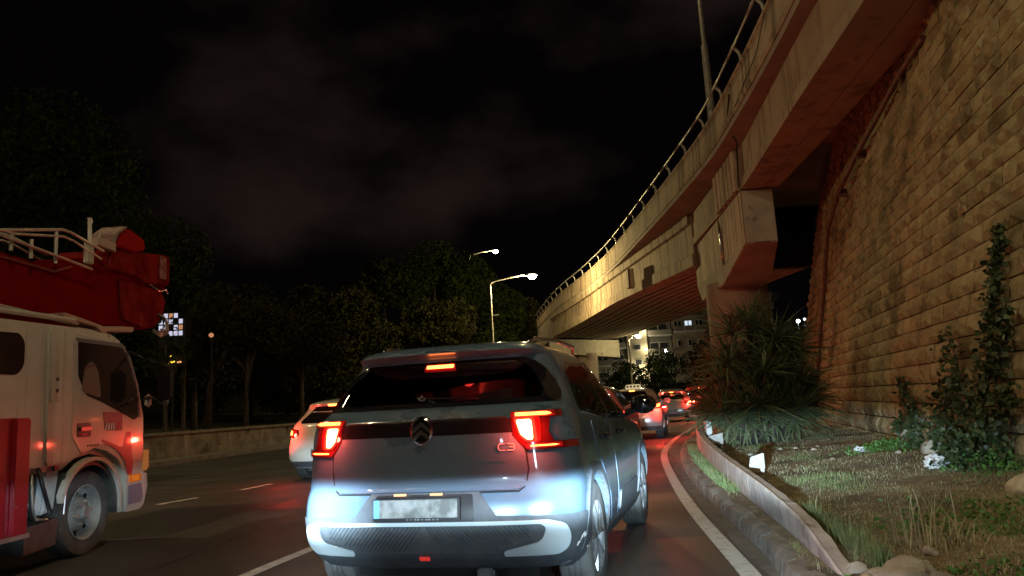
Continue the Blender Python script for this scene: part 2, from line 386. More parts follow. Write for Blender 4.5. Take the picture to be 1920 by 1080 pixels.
rd = MB(); V = []; F = []
for k, y in enumerate(ys):
    a, b = Lk(y) - .1, Rk(y) + .1
    V += [(a + (b - a) * t / 12, y, 0) for t in range(13)]
F = [(k * 13 + i, k * 13 + i + 1, (k + 1) * 13 + i + 1, (k + 1) * 13 + i) for k in range(len(ys) - 1) for i in range(12)]
road = rd.add(V, F).build('road', asphalt, kind='structure')
def strip(path, w, z, name, m, parent=None, w2=None):
    V = []; P = [Vector((p[0], p[1], 0)) for p in path]
    for i, p in enumerate(P):
        d = (P[min(i + 1, len(P) - 1)] - P[max(i - 1, 0)]).normalized(); n = Vector((d.y, -d.x, 0))
        V += [(p - n * w / 2) + Vector((0, 0, z)), (p + n * w / 2) + Vector((0, 0, z))]
    F = [(2 * i, 2 * i + 1, 2 * i + 3, 2 * i + 2) for i in range(len(P) - 1)]
    return MB().add(V, F).build(name, m, parent)
strip([(Rl(y), y) for y in np.arange(-6, 60, .4)], .13, .004, 'edge_line', paint_w, road)
# gutter strip of old concrete between line and kerb
V = []; F = []
yy = list(np.arange(-6, 40, .5))
for y in yy: V += [(Rl(y) + .10 + .02 * math.sin(y * 3), y, .0035), (Rk(y) + .02, y, .0035)]
F = [(2 * i, 2 * i + 1, 2 * i + 3, 2 * i + 2) for i in range(len(yy) - 1)]
MB().add(V, F).build('gutter_strip', gutter, road)
L1 = spline([(-2.75, 2), (-2.10, 5.9), (-1.88, 6.9), (-1.2, 10), (-.5, 14), (.6, 20), (2.0, 26), (5, 35), (14, 52)])[0]
L2 = spline([(-6.2, 6), (-5.35, 11.3), (-4.9, 12.3), (-4.45, 14), (-3.3, 20), (-1.6, 28), (1.5, 38), (9, 54)])[0]
for fn, segs in ((L1, [(2.0, 4.2), (4.9, 7.0), (12, 14), (19, 21), (26, 28)]), (L2, [(4.5, 6.5), (11.25, 11.95), (12.85, 13.75), (16.5, 18.5), (22, 24), (28, 30)])):
    for a, b in segs: strip([(fn(y), y) for y in np.linspace(a, b, 6)], .12, .004, 'lane_dash', paint_w, road)
# tar repair patches and cracks
for px_, py_, w_, l_ in ((-4.6, 9.4, 1.6, 2.6), (-8.5, 15.5, 1.2, 4), (-3.0, 11.5, .9, 3.2), (1.0, 5.2, .6, 2.4)):
    MB().add([(px_ - w_ / 2, py_ - l_ / 2, .002), (px_ + w_ / 2, py_ - l_ / 2, .002), (px_ + w_ / 2 + .15 * l_, py_ + l_ / 2, .002), (px_ - w_ / 2 + .15 * l_, py_ + l_ / 2, .002)], [(0, 1, 2, 3)]).build('repair_patch', mat('tar_patch', (.036, .035, .034), .5, bump=.003, bscale=120), road)

crk = mat('crack_seal', (.022, .021, .021), .5)
for (x0, y0, x1, y1) in ((-3.2, 5.5, -2.6, 9.5), (-1.2, 8.5, -3.9, 10.2), (-6.8, 10, -5.9, 15.5), (.9, 5.6, 1.25, 8.4), (-4.4, 13, -8.2, 14.2), (-9.0, 16, -7.6, 22)):
    n = 22; P = [(x0 + (x1 - x0) * i / n + .09 * noise.noise(Vector((x0 + i * .6, y0, 0))), y0 + (y1 - y0) * i / n + .09 * noise.noise(Vector((x0, i * .6, y0)))) for i in range(n + 1)]
    strip(P, .022, .0025, 'crack', crk, road)
# verge terrain between kerb and wall
def vz(x, y):
    k = Rk(y) + .12; w = wallx(y); t = min(1, max(0, (x - k) / max(.5, w - k)))
    h = .115 + .195 * t
    if x > k + .1: h += .05 * noise.noise(Vector((x * .9, y * .9, 0))) + .02 * noise.noise(Vector((x * 3.5, y * 3.5, 4)))
    return h
V = []; F = []; yy = list(np.arange(1.5, 46, .22)); nx = 30
for y in yy:
    a = Rk(y) + .10; b = (wallx(y) + .5) if y < 20 else max(wallx(20) + (y - 20) * 1.6 + .5, a + 6)
    for i in range(nx): x = a + (b - a) * i / (nx - 1); V.append((x, y, vz(x, y)))
F = [(k * nx + i, k * nx + i + 1, (k + 1) * nx + i + 1, (k + 1) * nx + i) for k in range(len(yy) - 1) for i in range(nx - 1)]
MB().add(V, F).build('verge', soil, smooth=True, kind='structure')
# right kerb: worn stones one by one
kb = strip([(Rk(y) + .06, y) for y in np.arange(1.5, 46, .5)], .10, .05, 'kerb', gutter); kb['kind'] = 'structure'
y = 1.6
while y < 40:
    l = random.uniform(.75, 1.0); P = []
    for yy_ in (y, y + l - .025):
        x = Rk(yy_); P.append((x, yy_))
    d = Vector((P[1][0] - P[0][0], P[1][1] - P[0][1], 0)); ang = math.atan2(-d.x, d.y); n = 6
    V = []; F = []
    for i in range(n + 1):
        t = i / n; yy_ = P[0][1] + (P[1][1] - P[0][1]) * t; x = Rk(yy_); e = .018 * noise.noise(Vector((x * 4, yy_ * 4, 1))); e2 = .02 * noise.noise(Vector((x * 5, yy_ * 5, 9)))
        ez = -.02 if i in (0, n) else 0
        V += [(x + e, yy_, -.01), (x + .012 + e, yy_, .085 + ez), (x + .03 + e2, yy_, .115 + ez + e), (x + .07, yy_, .125 + ez + e2), (x + .135 + e, yy_, .12 + e), (x + .145, yy_, -.01)]
    for i in range(n):
        for k in range(5): F.append((i * 6 + k, i * 6 + k + 1, (i + 1) * 6 + k + 1, (i + 1) * 6 + k))
    F += [tuple(range(6)), tuple(n * 6 + q for q in reversed(range(6)))]
    MB().add(V, F).build('kerb_stone', kerbm, kb, smooth=True, autos=50)
    y += l
# left pavement, kerb and low wall
V = []; F = []; yy = list(np.arange(-6, 70, 1.0))
for y in yy:
    x = Lk(y); V += [(x, y, -.02), (x, y, .13), (x - .7, y, .14), (x - .75, y, -.02)]
F = [(k * 4 + i, k * 4 + i + 1, (k + 1) * 4 + i + 1, (k + 1) * 4 + i) for k in range(len(yy) - 1) for i in range(3)]
MB().add(V, F).build('pavement', mat('pavement_concrete', (.22, .20, .17), .85, col2=(.15, .135, .115), scale=3, bump=.006), kind='structure')
pw = thing('roadside_wall', 'long low stained concrete wall with a flat coping along the far left kerb', 'wall')
wl = mat('stained_wall', (.27, .235, .18), .9, col2=(.15, .125, .095), scale=2.2, bump=.012, bscale=7, stain=(.05, .042, .034), stain_scale=1.7, stain_pos=(.58, .68), streak=((.36, .32, .25), (1.8, 1.8, .3), (.58, .7)))
y = -4.0
while y < 66:
    l = 3.0; V = []; F = []
    for yy_ in np.linspace(y + .012, y + l - .012, 5):
        x = Lk(yy_) - .72; V += [(x, yy_, .10), (x - .02, yy_, .84), (x - .30, yy_, .84), (x - .32, yy_, .10)]
    for i in range(4):
        for k in range(4): F.append((i * 4 + k, i * 4 + (k + 1) % 4, (i + 1) * 4 + (k + 1) % 4, (i + 1) * 4 + k))
    F += [(0, 1, 2, 3), (19, 18, 17, 16)]
    MB().add(V, F).build('wall_panel', wl, pw)
    V = []; F = []
    for yy_ in np.linspace(y + .006, y + l - .006, 5):
        x = Lk(yy_) - .70; V += [(x + .03, yy_, .842), (x + .03, yy_, .91), (x - .35, yy_, .92), (x - .35, yy_, .842)]
    for i in range(4):
        for k in range(4): F.append((i * 4 + k, i * 4 + (k + 1) % 4, (i + 1) * 4 + (k + 1) % 4, (i + 1) * 4 + k))
    F += [(0, 1, 2, 3), (19, 18, 17, 16)]
    MB().add(V, F).build('coping_slab', kerbm, pw)
    y += l
# dark park ground behind the left wall
V = []; F = []; yy = list(np.arange(-6, 110, 3.0)); nx = 14
for y in yy:
    a = Lk(min(y, 100)) - 1.0
    for i in range(nx): t = i / (nx - 1); V.append((a - 70 * t, y, .55 + 5 * t * t + .25 * noise.noise(Vector((t * 9, y * .2, 0)))))
F = [(k * nx + i, k * nx + i + 1, (k + 1) * nx + i + 1, (k + 1) * nx + i) for k in range(len(yy) - 1) for i in range(nx - 1)]
MB().add(V, F).build('park_ground', mat('park_soil', (.10, .085, .055), .95, col2=(.06, .06, .03), scale=.8, bump=.03, bscale=4), smooth=True, kind='structure')
# far hillside
V = []; F = []; nx = 40; ny = 20
for j in range(ny):
    for i in range(nx):
        x = -120 + 260 * i / (nx - 1); y = 84 + 160 * j / (ny - 1)
        V.append((x, y, -.3 + 20 * (j / (ny - 1)) ** 1.1 * (.55 + .45 * min(1, max(0, (x + 40) / 60))) + 2 * noise.noise(Vector((x * .03, y * .03, 2)))))
F = [(j * nx + i, j * nx + i + 1, (j + 1) * nx + i + 1, (j + 1) * nx + i) for j in range(ny - 1) for i in range(nx - 1)]
MB().add(V, F).build('hillside', mat('hill_scrub', (.055, .055, .028), .95, col2=(.03, .032, .016), scale=.15, bump=.3, bscale=.8), smooth=True, kind='structure')

# ================================================================ MASONRY WALL
mw = thing('stone_retaining_wall', 'tall leaning retaining wall of rough tan limestone blocks rising on the right', 'wall')
Wdir = Vector((.25, 1, 0)).normalized(); BAT = .20
def wp(s, h, off=0):
    """point on the wall: s metres along from y=3, h metres up, off metres proud of the face"""
    b = Vector((wallx(3), 3, .1)) + Wdir * s
    n = Vector((-Wdir.y, Wdir.x, BAT)).normalized()
    return b + Vector((Wdir.y, -Wdir.x, 0)) * (BAT * h) + Vector((0, 0, h)) + n * off
Ls = 22.0; Hw = 12.5
MB().add([wp(0, 0, -.06), wp(Ls, 0, -.06), wp(Ls, Hw, -.06), wp(0, Hw, -.06), wp(0, 0, -1.2), wp(Ls, 0, -1.2), wp(Ls, Hw, -1.2), wp(0, Hw, -1.2)],
         [(0, 1, 2, 3), (7, 6, 5, 4), (0, 3, 7, 4), (1, 5, 6, 2), (3, 2, 6, 7), (0, 4, 5, 1)]).build('backing', mortar, mw)
blocks = []
ch = .255; row = 0; h = 0
while h < Hw - .1:
    hh = ch * random.uniform(.94, 1.06); s = -random.uniform(0, .4)
    while s < Ls:
        l = random.uniform(.30, .74)
        a, b = max(s, 0), min(s + l, Ls)
        if b - a > .08:
            q = [PX(wp(*c)) for c in ((a, h), (b, h), (b, h + hh), (a, h + hh))]
            area = 0
            if all(q):
                ar = abs(sum(q[i][0] * q[(i + 1) % 4][1] - q[(i + 1) % 4][0] * q[i][1] for i in range(4))) / 2
                cx, cy = sum(p[0] for p in q) / 4, sum(p[1] for p in q) / 4
                if -20 < cx < 1940 and -20 < cy < 1100: area = ar
            blocks.append((area, a, b, h, h + hh))
        s += l
    h += hh; row += 1
blocks.sort(key=lambda t: -t[0])
def block_geo(a, b, h0, h1):
    gx, gy = 4, 3; g = .008; sd = random.random() * 50; V = []; F = []
    rel = random.uniform(0, .03)
    for j in range(gy + 1):
        for i in range(gx + 1):
            s = a + g + (b - a - 2 * g) * i / gx; hh = h0 + g + (h1 - h0 - 2 * g) * j / gy
            edge = i in (0, gx) or j in (0, gy)
            o = (.0 + rel * .5 + .012 * noise.noise(Vector((s * 9, hh * 9, sd)))) if edge else (.028 + rel + .05 * noise.noise(Vector((s * 6, hh * 9, sd))))
            V.append(wp(s + (0 if edge else random.uniform(-.03, .03)), hh, o))
    F = [(j * (gx + 1) + i, j * (gx + 1) + i + 1, (j + 1) * (gx + 1) + i + 1, (j + 1) * (gx + 1) + i) for j in range(gy) for i in range(gx)]
    per = [i for i in range(gx + 1)] + [j * (gx + 1) + gx for j in range(1, gy + 1)] + [gy * (gx + 1) + i for i in range(gx - 1, -1, -1)] + [j * (gx + 1) for j in range(gy - 1, 0, -1)]
    n = len(V)
    for p in per:
        V.append(Vector(V[p]) - Vector((-Wdir.y, Wdir.x, BAT)).normalized() * .09)
    F += [(per[k], n + k, n + (k + 1) % len(per), per[(k + 1) % len(per)]) for k in range(len(per))]
    return V, F
rest = [MB(), MB(), MB()]
sm3 = [stone_a, stone_b, stone_c]
for k, (ar, a, b, h0, h1) in enumerate(blocks):
    V, F = block_geo(a, b, h0, h1); mi = random.choices((0, 1, 2), (6, 3, 1))[0]
    if k < 300: MB().add(V, F).build('stone_block', sm3[mi], mw)
    else: rest[0].add(V, F, mi)
rest[0].build('stone_courses', sm3, mw, kind='stuff')
# return face of the wall under the deck
e0 = wp(Ls, 0); e1 = wp(Ls, Hw)
MB().add([e0, e0 + Vector((9, 5, 0)), e1 + Vector((9, 5, 0)), e1], [(0, 1, 2, 3)]).build('return_face', stone_c, mw)
# rusty drain pipe leaning with the wall
pp = thing('drain_pipe', 'rusty red drain pipe running up the stone wall beside the overpass', 'pipe')
PIP = [(7.15, 11.6, 6.78), (7.37, 12.85, 6.68), (7.75, 14.6, 6.5), (8.05, 16.2, 6.3), (8.35, 18, 5.9), (8.60, 19.4, 5.3), (8.62, 20.3, 3.6), (8.2, 20.2, 1.6), (7.95, 20.2, .3)]
MB().tube([Vector(q) + Vector((-.13, .02, 0)) for q in PIP], .05, 10).build('pipe', rustpipe, pp, smooth=True, autos=60)
for q in (PIP[1], PIP[3], PIP[4]): MB().box(Vector(q) + Vector((-.04, 0, 0)), (.22, .06, .20)).build('bracket', rustpipe, pp)

# ================================================================ VIADUCT
va = thing('road_viaduct', 'stained concrete road overpass curving overhead from upper right into the distance', 'bridge')
PAR = spline([(5.15, 8), (5.55, 11.5), (5.95, 15.2), (6.25, 19), (6.44, 23), (6.34, 27.5), (6.11, 33.7), (5.78, 40.9), (5.0, 48.7), (3.7, 58), (2.9, 67), (2.2, 77), (1.2, 90)])[0]
GL = spline([(5.3, 7), (5.80, 11), (6.19, 14.7), (6.62, 18.3), (7.02, 22), (7.40, 29.6)])[0]
GM = spline([(6.0, 7), (6.67, 11.1), (7.05, 14.7), (7.4, 18.5), (7.60, 21), (8.1, 29.6)])[0]
GR = spline([(6.7, 7), (7.23, 11.1), (7.62, 15), (7.95, 19), (8.15, 22), (8.7, 29.6)])[0]
FL = spline([(7.55, 27), (7.45, 29.7), (6.85, 35), (5.84, 43.2), (4.6, 53), (3.2, 62.5), (2.6, 71), (1.4, 90)])[0]
FLz = spline([(6.2, 27), (6.28, 29.7), (6.45, 36), (6.6, 43.2), (6.55, 53), (6.5, 62.5), (6.5, 90)])[0]
FR = spline([(12.9, 23.9), (13.1, 30), (12.9, 40), (12.6, 47.5), (11.2, 56.5), (8.8, 68), (6, 76), (-2, 92)])[0]
def sweep(name, fn, y0, y1, step, m, parent, ns=None, smooth=False):
    """fn(y) -> closed list of (x,y,z)"""
    ysx = list(np.arange(y0, y1, step)) + [y1]; V = []
    for y in ysx: V += fn(y)
    k = len(fn(y0)); F = [(i * k + j, i * k + (j + 1) % k, (i + 1) * k + (j + 1) % k, (i + 1) * k + j) for i in range(len(ysx) - 1) for j in range(k)]
    F += [tuple(range(k)), tuple((len(ysx) - 1) * k + j for j in reversed(range(k)))]
    return MB().add(V, F).build(name, m, parent, smooth=smooth, autos=30)
# parapet in precast lengths
y = 7.0
while y < 84:
    y2 = y + 3.6
    def pf(q):
        x = PAR(q); return [(x, q, 8.62), (x - .03, q, 8.78), (x, q, 8.84), (x + .03, q, 9.50), (x - .02, q, 9.53), (x - .02, q, 9.60), (x + .26, q, 9.60), (x + .30, q, 8.62)]
    sweep('parapet_panel', pf, y + .012, y2 - .012, .9, conc, va)
    y = y2
sweep('deck_slab', lambda q: [(PAR(q) + .03, q, 8.45), (PAR(q) + .03, q, 8.615), (PAR(q) + 12, q, 8.615), (PAR(q) + 12, q, 8.45)], 7, 84, 1.5, conc_soffit, va)
sweep('girder', lambda q: [(GL(q), q, 7.15), (GL(q) + .0, q, 7.42), (GL(q) + .07, q, 7.47), (GL(q) + .07, q, 8.445), (GM(q) - .02, q, 8.445), (GM(q) - .02, q, 7.15)], 7, 29.5, 1, conc_girder, va)
sweep('girder', lambda q: [(GM(q) + .02, q, 7.17), (GM(q) + .02, q, 8.445), (GR(q), q, 8.445), (GR(q), q, 7.17)], 7, 29.5, 1, conc_girder, va)
# far span: deep edge beam and a row of ribs
sweep('edge_beam', lambda q: [(FL(q), q, FLz(q)), (FL(q) - .10, q, FLz(q) + .03), (FL(q) - .10, q, FLz(q) + .50), (FL(q) - .02, q, FLz(q) + .56), (FL(q) - .02, q, 8.02), (FL(q) - .18, q, 8.07), (FL(q) - .18, q, 8.445), (FL(q) + .42, q, 8.445), (FL(q) + .42, q, FLz(q))], 29.7, 62.5, 1.2, conc, va)
NR = 11
for k in range(NR):
    def rf(q, k=k):
        a = FL(q) + .46; b = FR(q); w = (b - a) / NR; x0 = a + w * k; z = FLz(q)
        return [(x0 + .04, q, z + .02), (x0, q, z + .45), (x0, q, 8.44), (x0 + w * .72, q, 8.44), (x0 + w * .72, q, z + .45), (x0 + w * .68, q, z + .02)]
    sweep('rib_beam', rf, 29.8, 62.3 + k * .45, 1.9, conc_soffit, va)
sweep('soffit_slab', lambda q: [(FL(q) + .46, q, FLz(q) + .24), (FL(q) + .46, q, FLz(q) + .34), (FR(q), q, FLz(q) + .34), (FR(q), q, FLz(q) + .24)], 29.8, 64, 1.9, conc_soffit, va)
sweep('edge_beam', lambda q: [(FL(q), q, FLz(q)), (FL(q), q, 8.445), (FL(q) + .42, q, 8.445), (FL(q) + .42, q, FLz(q))], 62.56, 84, 2, conc_soffit, va)
# drain box on the lit face
MB().box((6.02 - .02, 37.3, 7.15), (.30, .62, .95)).build('drain_box', conc_streak, va)
# cast haunch under the parapet at the pier, with vertical flutes
for i in range(6): MB().box((GL(22.0 + i * .52) - .03, 22.0 + i * .52, 7.80), (.18, .36, 1.24), rz=-.06).build('flute', conc_streak, va)
MB().box((11.2, 29.55, 7.2), (5.4, .5, 2.45)).build('shade_filler', undermat, va)  # near-black block added for the dark under the far span
# pier: long cap over a round column
cap = [(6.98, 21.7), (7.92, 21.6), (8.75, 30.0), (7.62, 30.4)]
V = [(x, y, 7.135) for x, y in cap] + [(cap[0][0], cap[0][1], 5.50), (cap[1][0], cap[1][1], 5.50), (cap[2][0], cap[2][1], 5.5), (cap[3][0], cap[3][1], 5.5)]
V[0] = (6.98, 21.7, 7.135)
# taper the underside down onto the column
mid = [(7.05, 24.6), (8.55, 24.3), (8.95, 28.4), (7.35, 28.8)]
V += [(x, y, 4.75) for x, y in mid]
F = [(0, 1, 2, 3), (0, 4, 5, 1), (1, 5, 6, 2), (2, 6, 7, 3), (3, 7, 4, 0), (4, 8, 9, 5), (5, 9, 10, 6), (6, 10, 11, 7), (7, 11, 8, 4), (8, 11, 10, 9)]
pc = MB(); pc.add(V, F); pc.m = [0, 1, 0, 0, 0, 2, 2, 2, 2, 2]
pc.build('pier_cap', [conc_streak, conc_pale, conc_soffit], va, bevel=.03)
MB().box((7.46, 21.9, 7.141), (.9, .5, .014)).build('bearing_plate', blackpl, va)
MB().tube([(7.28, 25.2, 7.1), (7.18, 24.9, 6.6), (7.19, 24.9, 5.45)], .045, 8).build('drain_tube', chrome, va, smooth=True)
MB().lathe([(0, 0), (1.06, 0), (1.06, 4.9), (0, 4.9)], (7.98, 26.4, .1), 'Z', 40).build('column', conc_soffit, va, smooth=True, autos=40)
# conduit and cracks by the pier
MB().tube([(6.28, 19.6, 9.3), (6.33, 20.2, 8.7), (6.50, 20.5, 8.5), (6.74, 20.8, 8.35), (6.84, 21.2, 7.9), (6.92, 21.6, 7.2)], .022, 6).build('conduit', undermat, va)
MB().tube([(5.98, 15.6, 9.5), (6.05, 16.6, 9.0), (6.16, 17.9, 8.9), (6.22, 19.0, 8.7)], .012, 5).build('conduit', undermat, va)
# far pier
MB().add([(2.9, 62.4, 6.45), (9.4, 67.6, 6.45), (9.4, 69.0, 6.45), (2.9, 64.0, 6.45), (2.9, 62.4, 5.3), (9.4, 67.6, 4.9), (9.4, 69.0, 4.9), (2.9, 64, 5.3)],
         [(0, 1, 2, 3), (7, 6, 5, 4), (0, 4, 5, 1), (1, 5, 6, 2), (2, 6, 7, 3), (3, 7, 4, 0)]).build('pier_cap', conc_pale, va)
MB().lathe([(0, 0), (1.0, 0), (1.0, 5.3), (0, 5.3)], (6.2, 66.0, 0), 'Z', 28).build('column', conc_soffit, va, smooth=True, autos=40)
# abutment face at the far left end
MB().box((0.9, 68.5, 3.9), (.5, 9, 5.0), rz=.25).build('abutment', conc_soffit, va)
# railing
rl = []
y = 8.6; ypost = []
while y < 80:
    ypost.append(y); y += 2.45
for y in ypost:
    x = PAR(y) + .10
    MB().tube([(x, y, 9.595), (x - .01, y, 9.80), (x - .05, y, 9.95), (x - .14, y, 10.06), (x - .23, y, 10.08)], [.055, .05, .045, .04, .04], 8).build('railing_post', galv, va, smooth=True)
for a, b in zip(ypost[:-1], ypost[1:]):
    MB().tube([(PAR(q) - .10, q, 10.06) for q in np.linspace(a, b, 4)], .035, 8).build('rail', galv, va, smooth=True)

# ================================================================ STREET LAMPS
def street_lamp(base, h, arm, adir, label, power, r0=.11, group='street lamps', bracket=None, col=(1, .77, .32), lit=True, drop=.25):
    t = thing('street_lamp', label, 'street lamp', base, group=group)
    ax = Vector((math.cos(adir), math.sin(adir), 0))
    MB().tube([(0, 0, 0), (0, 0, h * .3), (0, 0, h * .3 + .02), (0, 0, h - drop)], [r0, r0 * .9, r0 * .62, r0 * .5], 12).build('pole', galv, t, smooth=True, autos=40)
    MB().box((0, 0, .02), (.4, .4, .04)).build('base_plate', galv, t)
    if arm:
        P = [Vector((0, 0, h - drop)), Vector((0, 0, h - drop * .4)) + ax * .07, Vector((0, 0, h)) + ax * .35, Vector((0, 0, h + .16)) + ax * arm * .55, Vector((0, 0, h + .28)) + ax * arm]
        MB().tube(P, r0 * .42, 8).build('arm', galv, t, smooth=True)
        hd = Vector((0, 0, h + .28)) + ax * (arm + .35)
        m = MB(); m.box(hd, (.8, .30, .14), rz=adir, taper=.7); m.build('lamp_head', galv, t, bevel=.02)
        l2 = MB(); l2.lathe([(0, -.26), (.16, -.22), (.25, -.12), (.27, 0)], tuple(hd + Vector((0, 0, -.05)) + ax * .06), 'Z', 16)  # bowl made oversize, its bright shape stands in for lamp glow
        l2.build('lamp_glass', lampem if lit else whiteplastic, t, smooth=True)
        if lit: light('lamp_light', 'POINT', tuple(hd + Vector((0, 0, -.48)) + ax * .06), power, col, .14, parent=t)
    if bracket: MB().tube([(0, 0, bracket), (ax * .45 + Vector((0, 0, bracket)))], .03, 6).build('bracket', galv, t)
    return t
street_lamp((-1.35, 46, .13), 8.75, 2.25, 0.0, 'tall street lamp with the brightest head, nearer of the pair above the blue-grey car', 3600, bracket=6.6)
street_lamp((-3.9, 70, .6), 15.0, 2.1, 0.0, 'street lamp rising over the trees, smaller glowing head left of the brighter lamp', 1500)
street_lamp((9.75, 64, .0), 6.3, .5, 0.3, 'thin lit street lamp pole standing under the overpass in front of the apartments', 300, lit=True, drop=.1)
street_lamp((6.62, 22.6, 9.6), 8.8, 2.0, 2.9, 'tall lamp pole standing on the overpass parapet, its head above the picture', 700, r0=.12)
street_lamp((-15.0, -3, .1), 10.5, 2.6, 0.0, 'added unseen street lamp on the left kerb behind the viewpoint', 1100, group='added street lamps out of view', col=(1, .60, .30))  # added lamp, never in view, for general warm light from behind

street_lamp((2.7, -1.2, .1), 9.2, 1.5, 3.14, 'added unseen street lamp on the right verge behind the viewpoint', 900, group='added street lamps out of view', col=(1, .84, .52))  # added lamp, never in view, brightening hatchback, truck side and verge
street_lamp((-14.6, 12, .1), 9.5, 2.4, 0.0, 'added unseen street lamp on the left kerb beside the crane truck', 1000, group='added street lamps out of view', col=(1, .76, .36))  # added lamp outside the frame for the warm pool on the road

# ================================================================ CARS
class Body:
    def __init__(s, Lc, Wd, Hc, Rz, Rv, Fz, Fv, Wz, Wv, n=3.6, A=.36, B=.62, m=3.0, zmin=.24):
        s.L = Lc; s.Hc = Hc; s.R = pchip(Rz, Rv); s.F = pchip(Fz, Fv); s.W = pchip(Wz, Wv); s.n = n; s.A = A; s.B = B; s.m = m; s.zmin = zmin
        z = .8; ph = np.linspace(0, math.pi / 2, 200); pts = [s.rp(a, z) for a in ph]
        ar = [0]
        for a, b in zip(pts[:-1], pts[1:]): ar.append(ar[-1] + math.dist(a[:2], b[:2]))
        s.ph = ph; s.ar = np.array(ar)
    def rp(s, ph, z):
        W_ = s.W(z); return (W_ * max(0, math.sin(ph)) ** (2 / s.n), s.R(z) + s.A * (1 - max(0, math.cos(ph)) ** (2 / s.n)), z)
    def wrap(s, u, z):
        """u: distance round the back of the car from its centre line"""
        a = abs(u); sg = 1 if u >= 0 else -1
        if a <= s.ar[-1]: p = s.rp(float(np.interp(a, s.ar, s.ph)), z)
        else: p = (s.W(z), s.R(z) + s.A + a - s.ar[-1], z)
        return (p[0] * sg, p[1], z)
    def side(s, y, z, sg=1):
        W_ = s.W(z); a = s.R(z) + s.A; f = s.F(z)
        if y < a: t = min(1, (a - y) / s.A); x = W_ * max(0, 1 - t ** s.n) ** (1 / s.n)
        elif y > f - s.B: t = min(1, (y - f + s.B) / s.B); x = W_ * max(0, 1 - t ** s.m) ** (1 / s.m)
        else: x = W_
        return (x * sg, y, z)
    def outline(s, z, nr=22, nf=14, shrink=0, ns=10):
        W_ = s.W(z) - shrink; a = s.R(z) + shrink; f = s.F(z) - shrink; A = min(s.A, (f - a) * .45); B = min(s.B, (f - a) * .45); h = []
        for i in range(nr + 1):
            ph = math.pi / 2 * i / nr; h.append((W_ * math.sin(ph) ** (2 / s.n), a + A * (1 - max(0, math.cos(ph)) ** (2 / s.n))))
        for i in range(1, ns): h.append((W_, a + A + (f - B - a - A) * i / ns))
        for i in range(nf + 1):
            ph = math.pi / 2 * i / nf; h.append((W_ * max(0, math.cos(ph)) ** (2 / s.m), f - B + B * math.sin(ph) ** (2 / s.m)))
        return [(x, y, z) for x, y in h] + [(-x, y, z) for x, y in reversed(h[1:-1])]
    def mesh(s, name, m, zs, parent, shrink=0):
        V = []; k = 0
        for z in zs: o = s.outline(z, shrink=shrink); k = len(o); V += o
        F = [(i * k + j, i * k + (j + 1) % k, (i + 1) * k + (j + 1) % k, (i + 1) * k + j) for i in range(len(zs) - 1) for j in range(k)]
        F += [tuple(reversed(range(k))), tuple((len(zs) - 1) * k + j for j in range(k))]
        return MB().add(V, F).build(name, m, parent, smooth=True, autos=35)
def cyl_cutter(y, z, r, x0, x1):
    return MB().lathe([(0, x0), (r, x0), (r, x1), (0, x1)], (0, y, z), 'X', 40).build('cutter', blackpl)
def prism_cutter(poly, a, b, plane):
    return MB().prism(poly, a, b, plane).build('cutter', blackpl)
def wheel(parent, x, y, r, w, sg, rm, tm, spokes=5, detail=True):
    o = sg * w / 2
    t = MB(); rr = r * .66
    prof = [(rr, -w * .46), (r * .90, -w * .5), (r * .975, -w * .44), (r, -w * .36), (r, -w * .2), (r - .008, -w * .19), (r - .008, -w * .16), (r, -w * .15), (r, -w * .02), (r - .008, -w * .015), (r - .008, w * .015), (r, w * .02), (r, w * .15), (r - .008, w * .16), (r - .008, w * .19), (r, w * .2), (r, w * .36), (r * .975, w * .44), (r * .90, w * .5), (rr, w * .46), (rr, -w * .46)]
    t.lathe(prof, (0, 0, 0), 'X', 40)
    root = t.build('wheel', tm, parent, smooth=True, autos=45); root.location = (x, y, r)
    m = MB(); m.lathe([(rr * 1.005, w * .46 * sg), (rr * .99, w * .47 * sg), (rr * .93, w * .40 * sg), (rr * .90, -w * .3 * sg), (0, -w * .32 * sg)], (0, 0, 0), 'X', 32)
    m.build('rim', rm, root, smooth=True, autos=45)
    if detail:
        m = MB()
        for k in range(spokes):
            a = 2 * math.pi * k / spokes + .3
            for da in (-.13, .13):
                c, s_ = math.cos(a + da), math.sin(a + da); c2, s2 = math.cos(a + da * 2.2), math.sin(a + da * 2.2)
                xo = w * .36 * sg
                P = [Vector((xo, 0.03 * c, .03 * s_)), Vector((xo + .012 * sg, rr * .5 * c, rr * .5 * s_)), Vector((w * .40 * sg, rr * .93 * c2, rr * .93 * s2))]
                m.tube(P, [.024, .017, .017], 6)
        m.lathe([(0, w * .40 * sg), (.045, w * .40 * sg), (.06, w * .33 * sg), (.06, w * .2 * sg)], (0, 0, 0), 'X', 16)
        m.build('spokes', rm, root, smooth=True, autos=45)
    return root
def mirror_u(poly): return [(-u, v) for u, v in reversed(poly)]

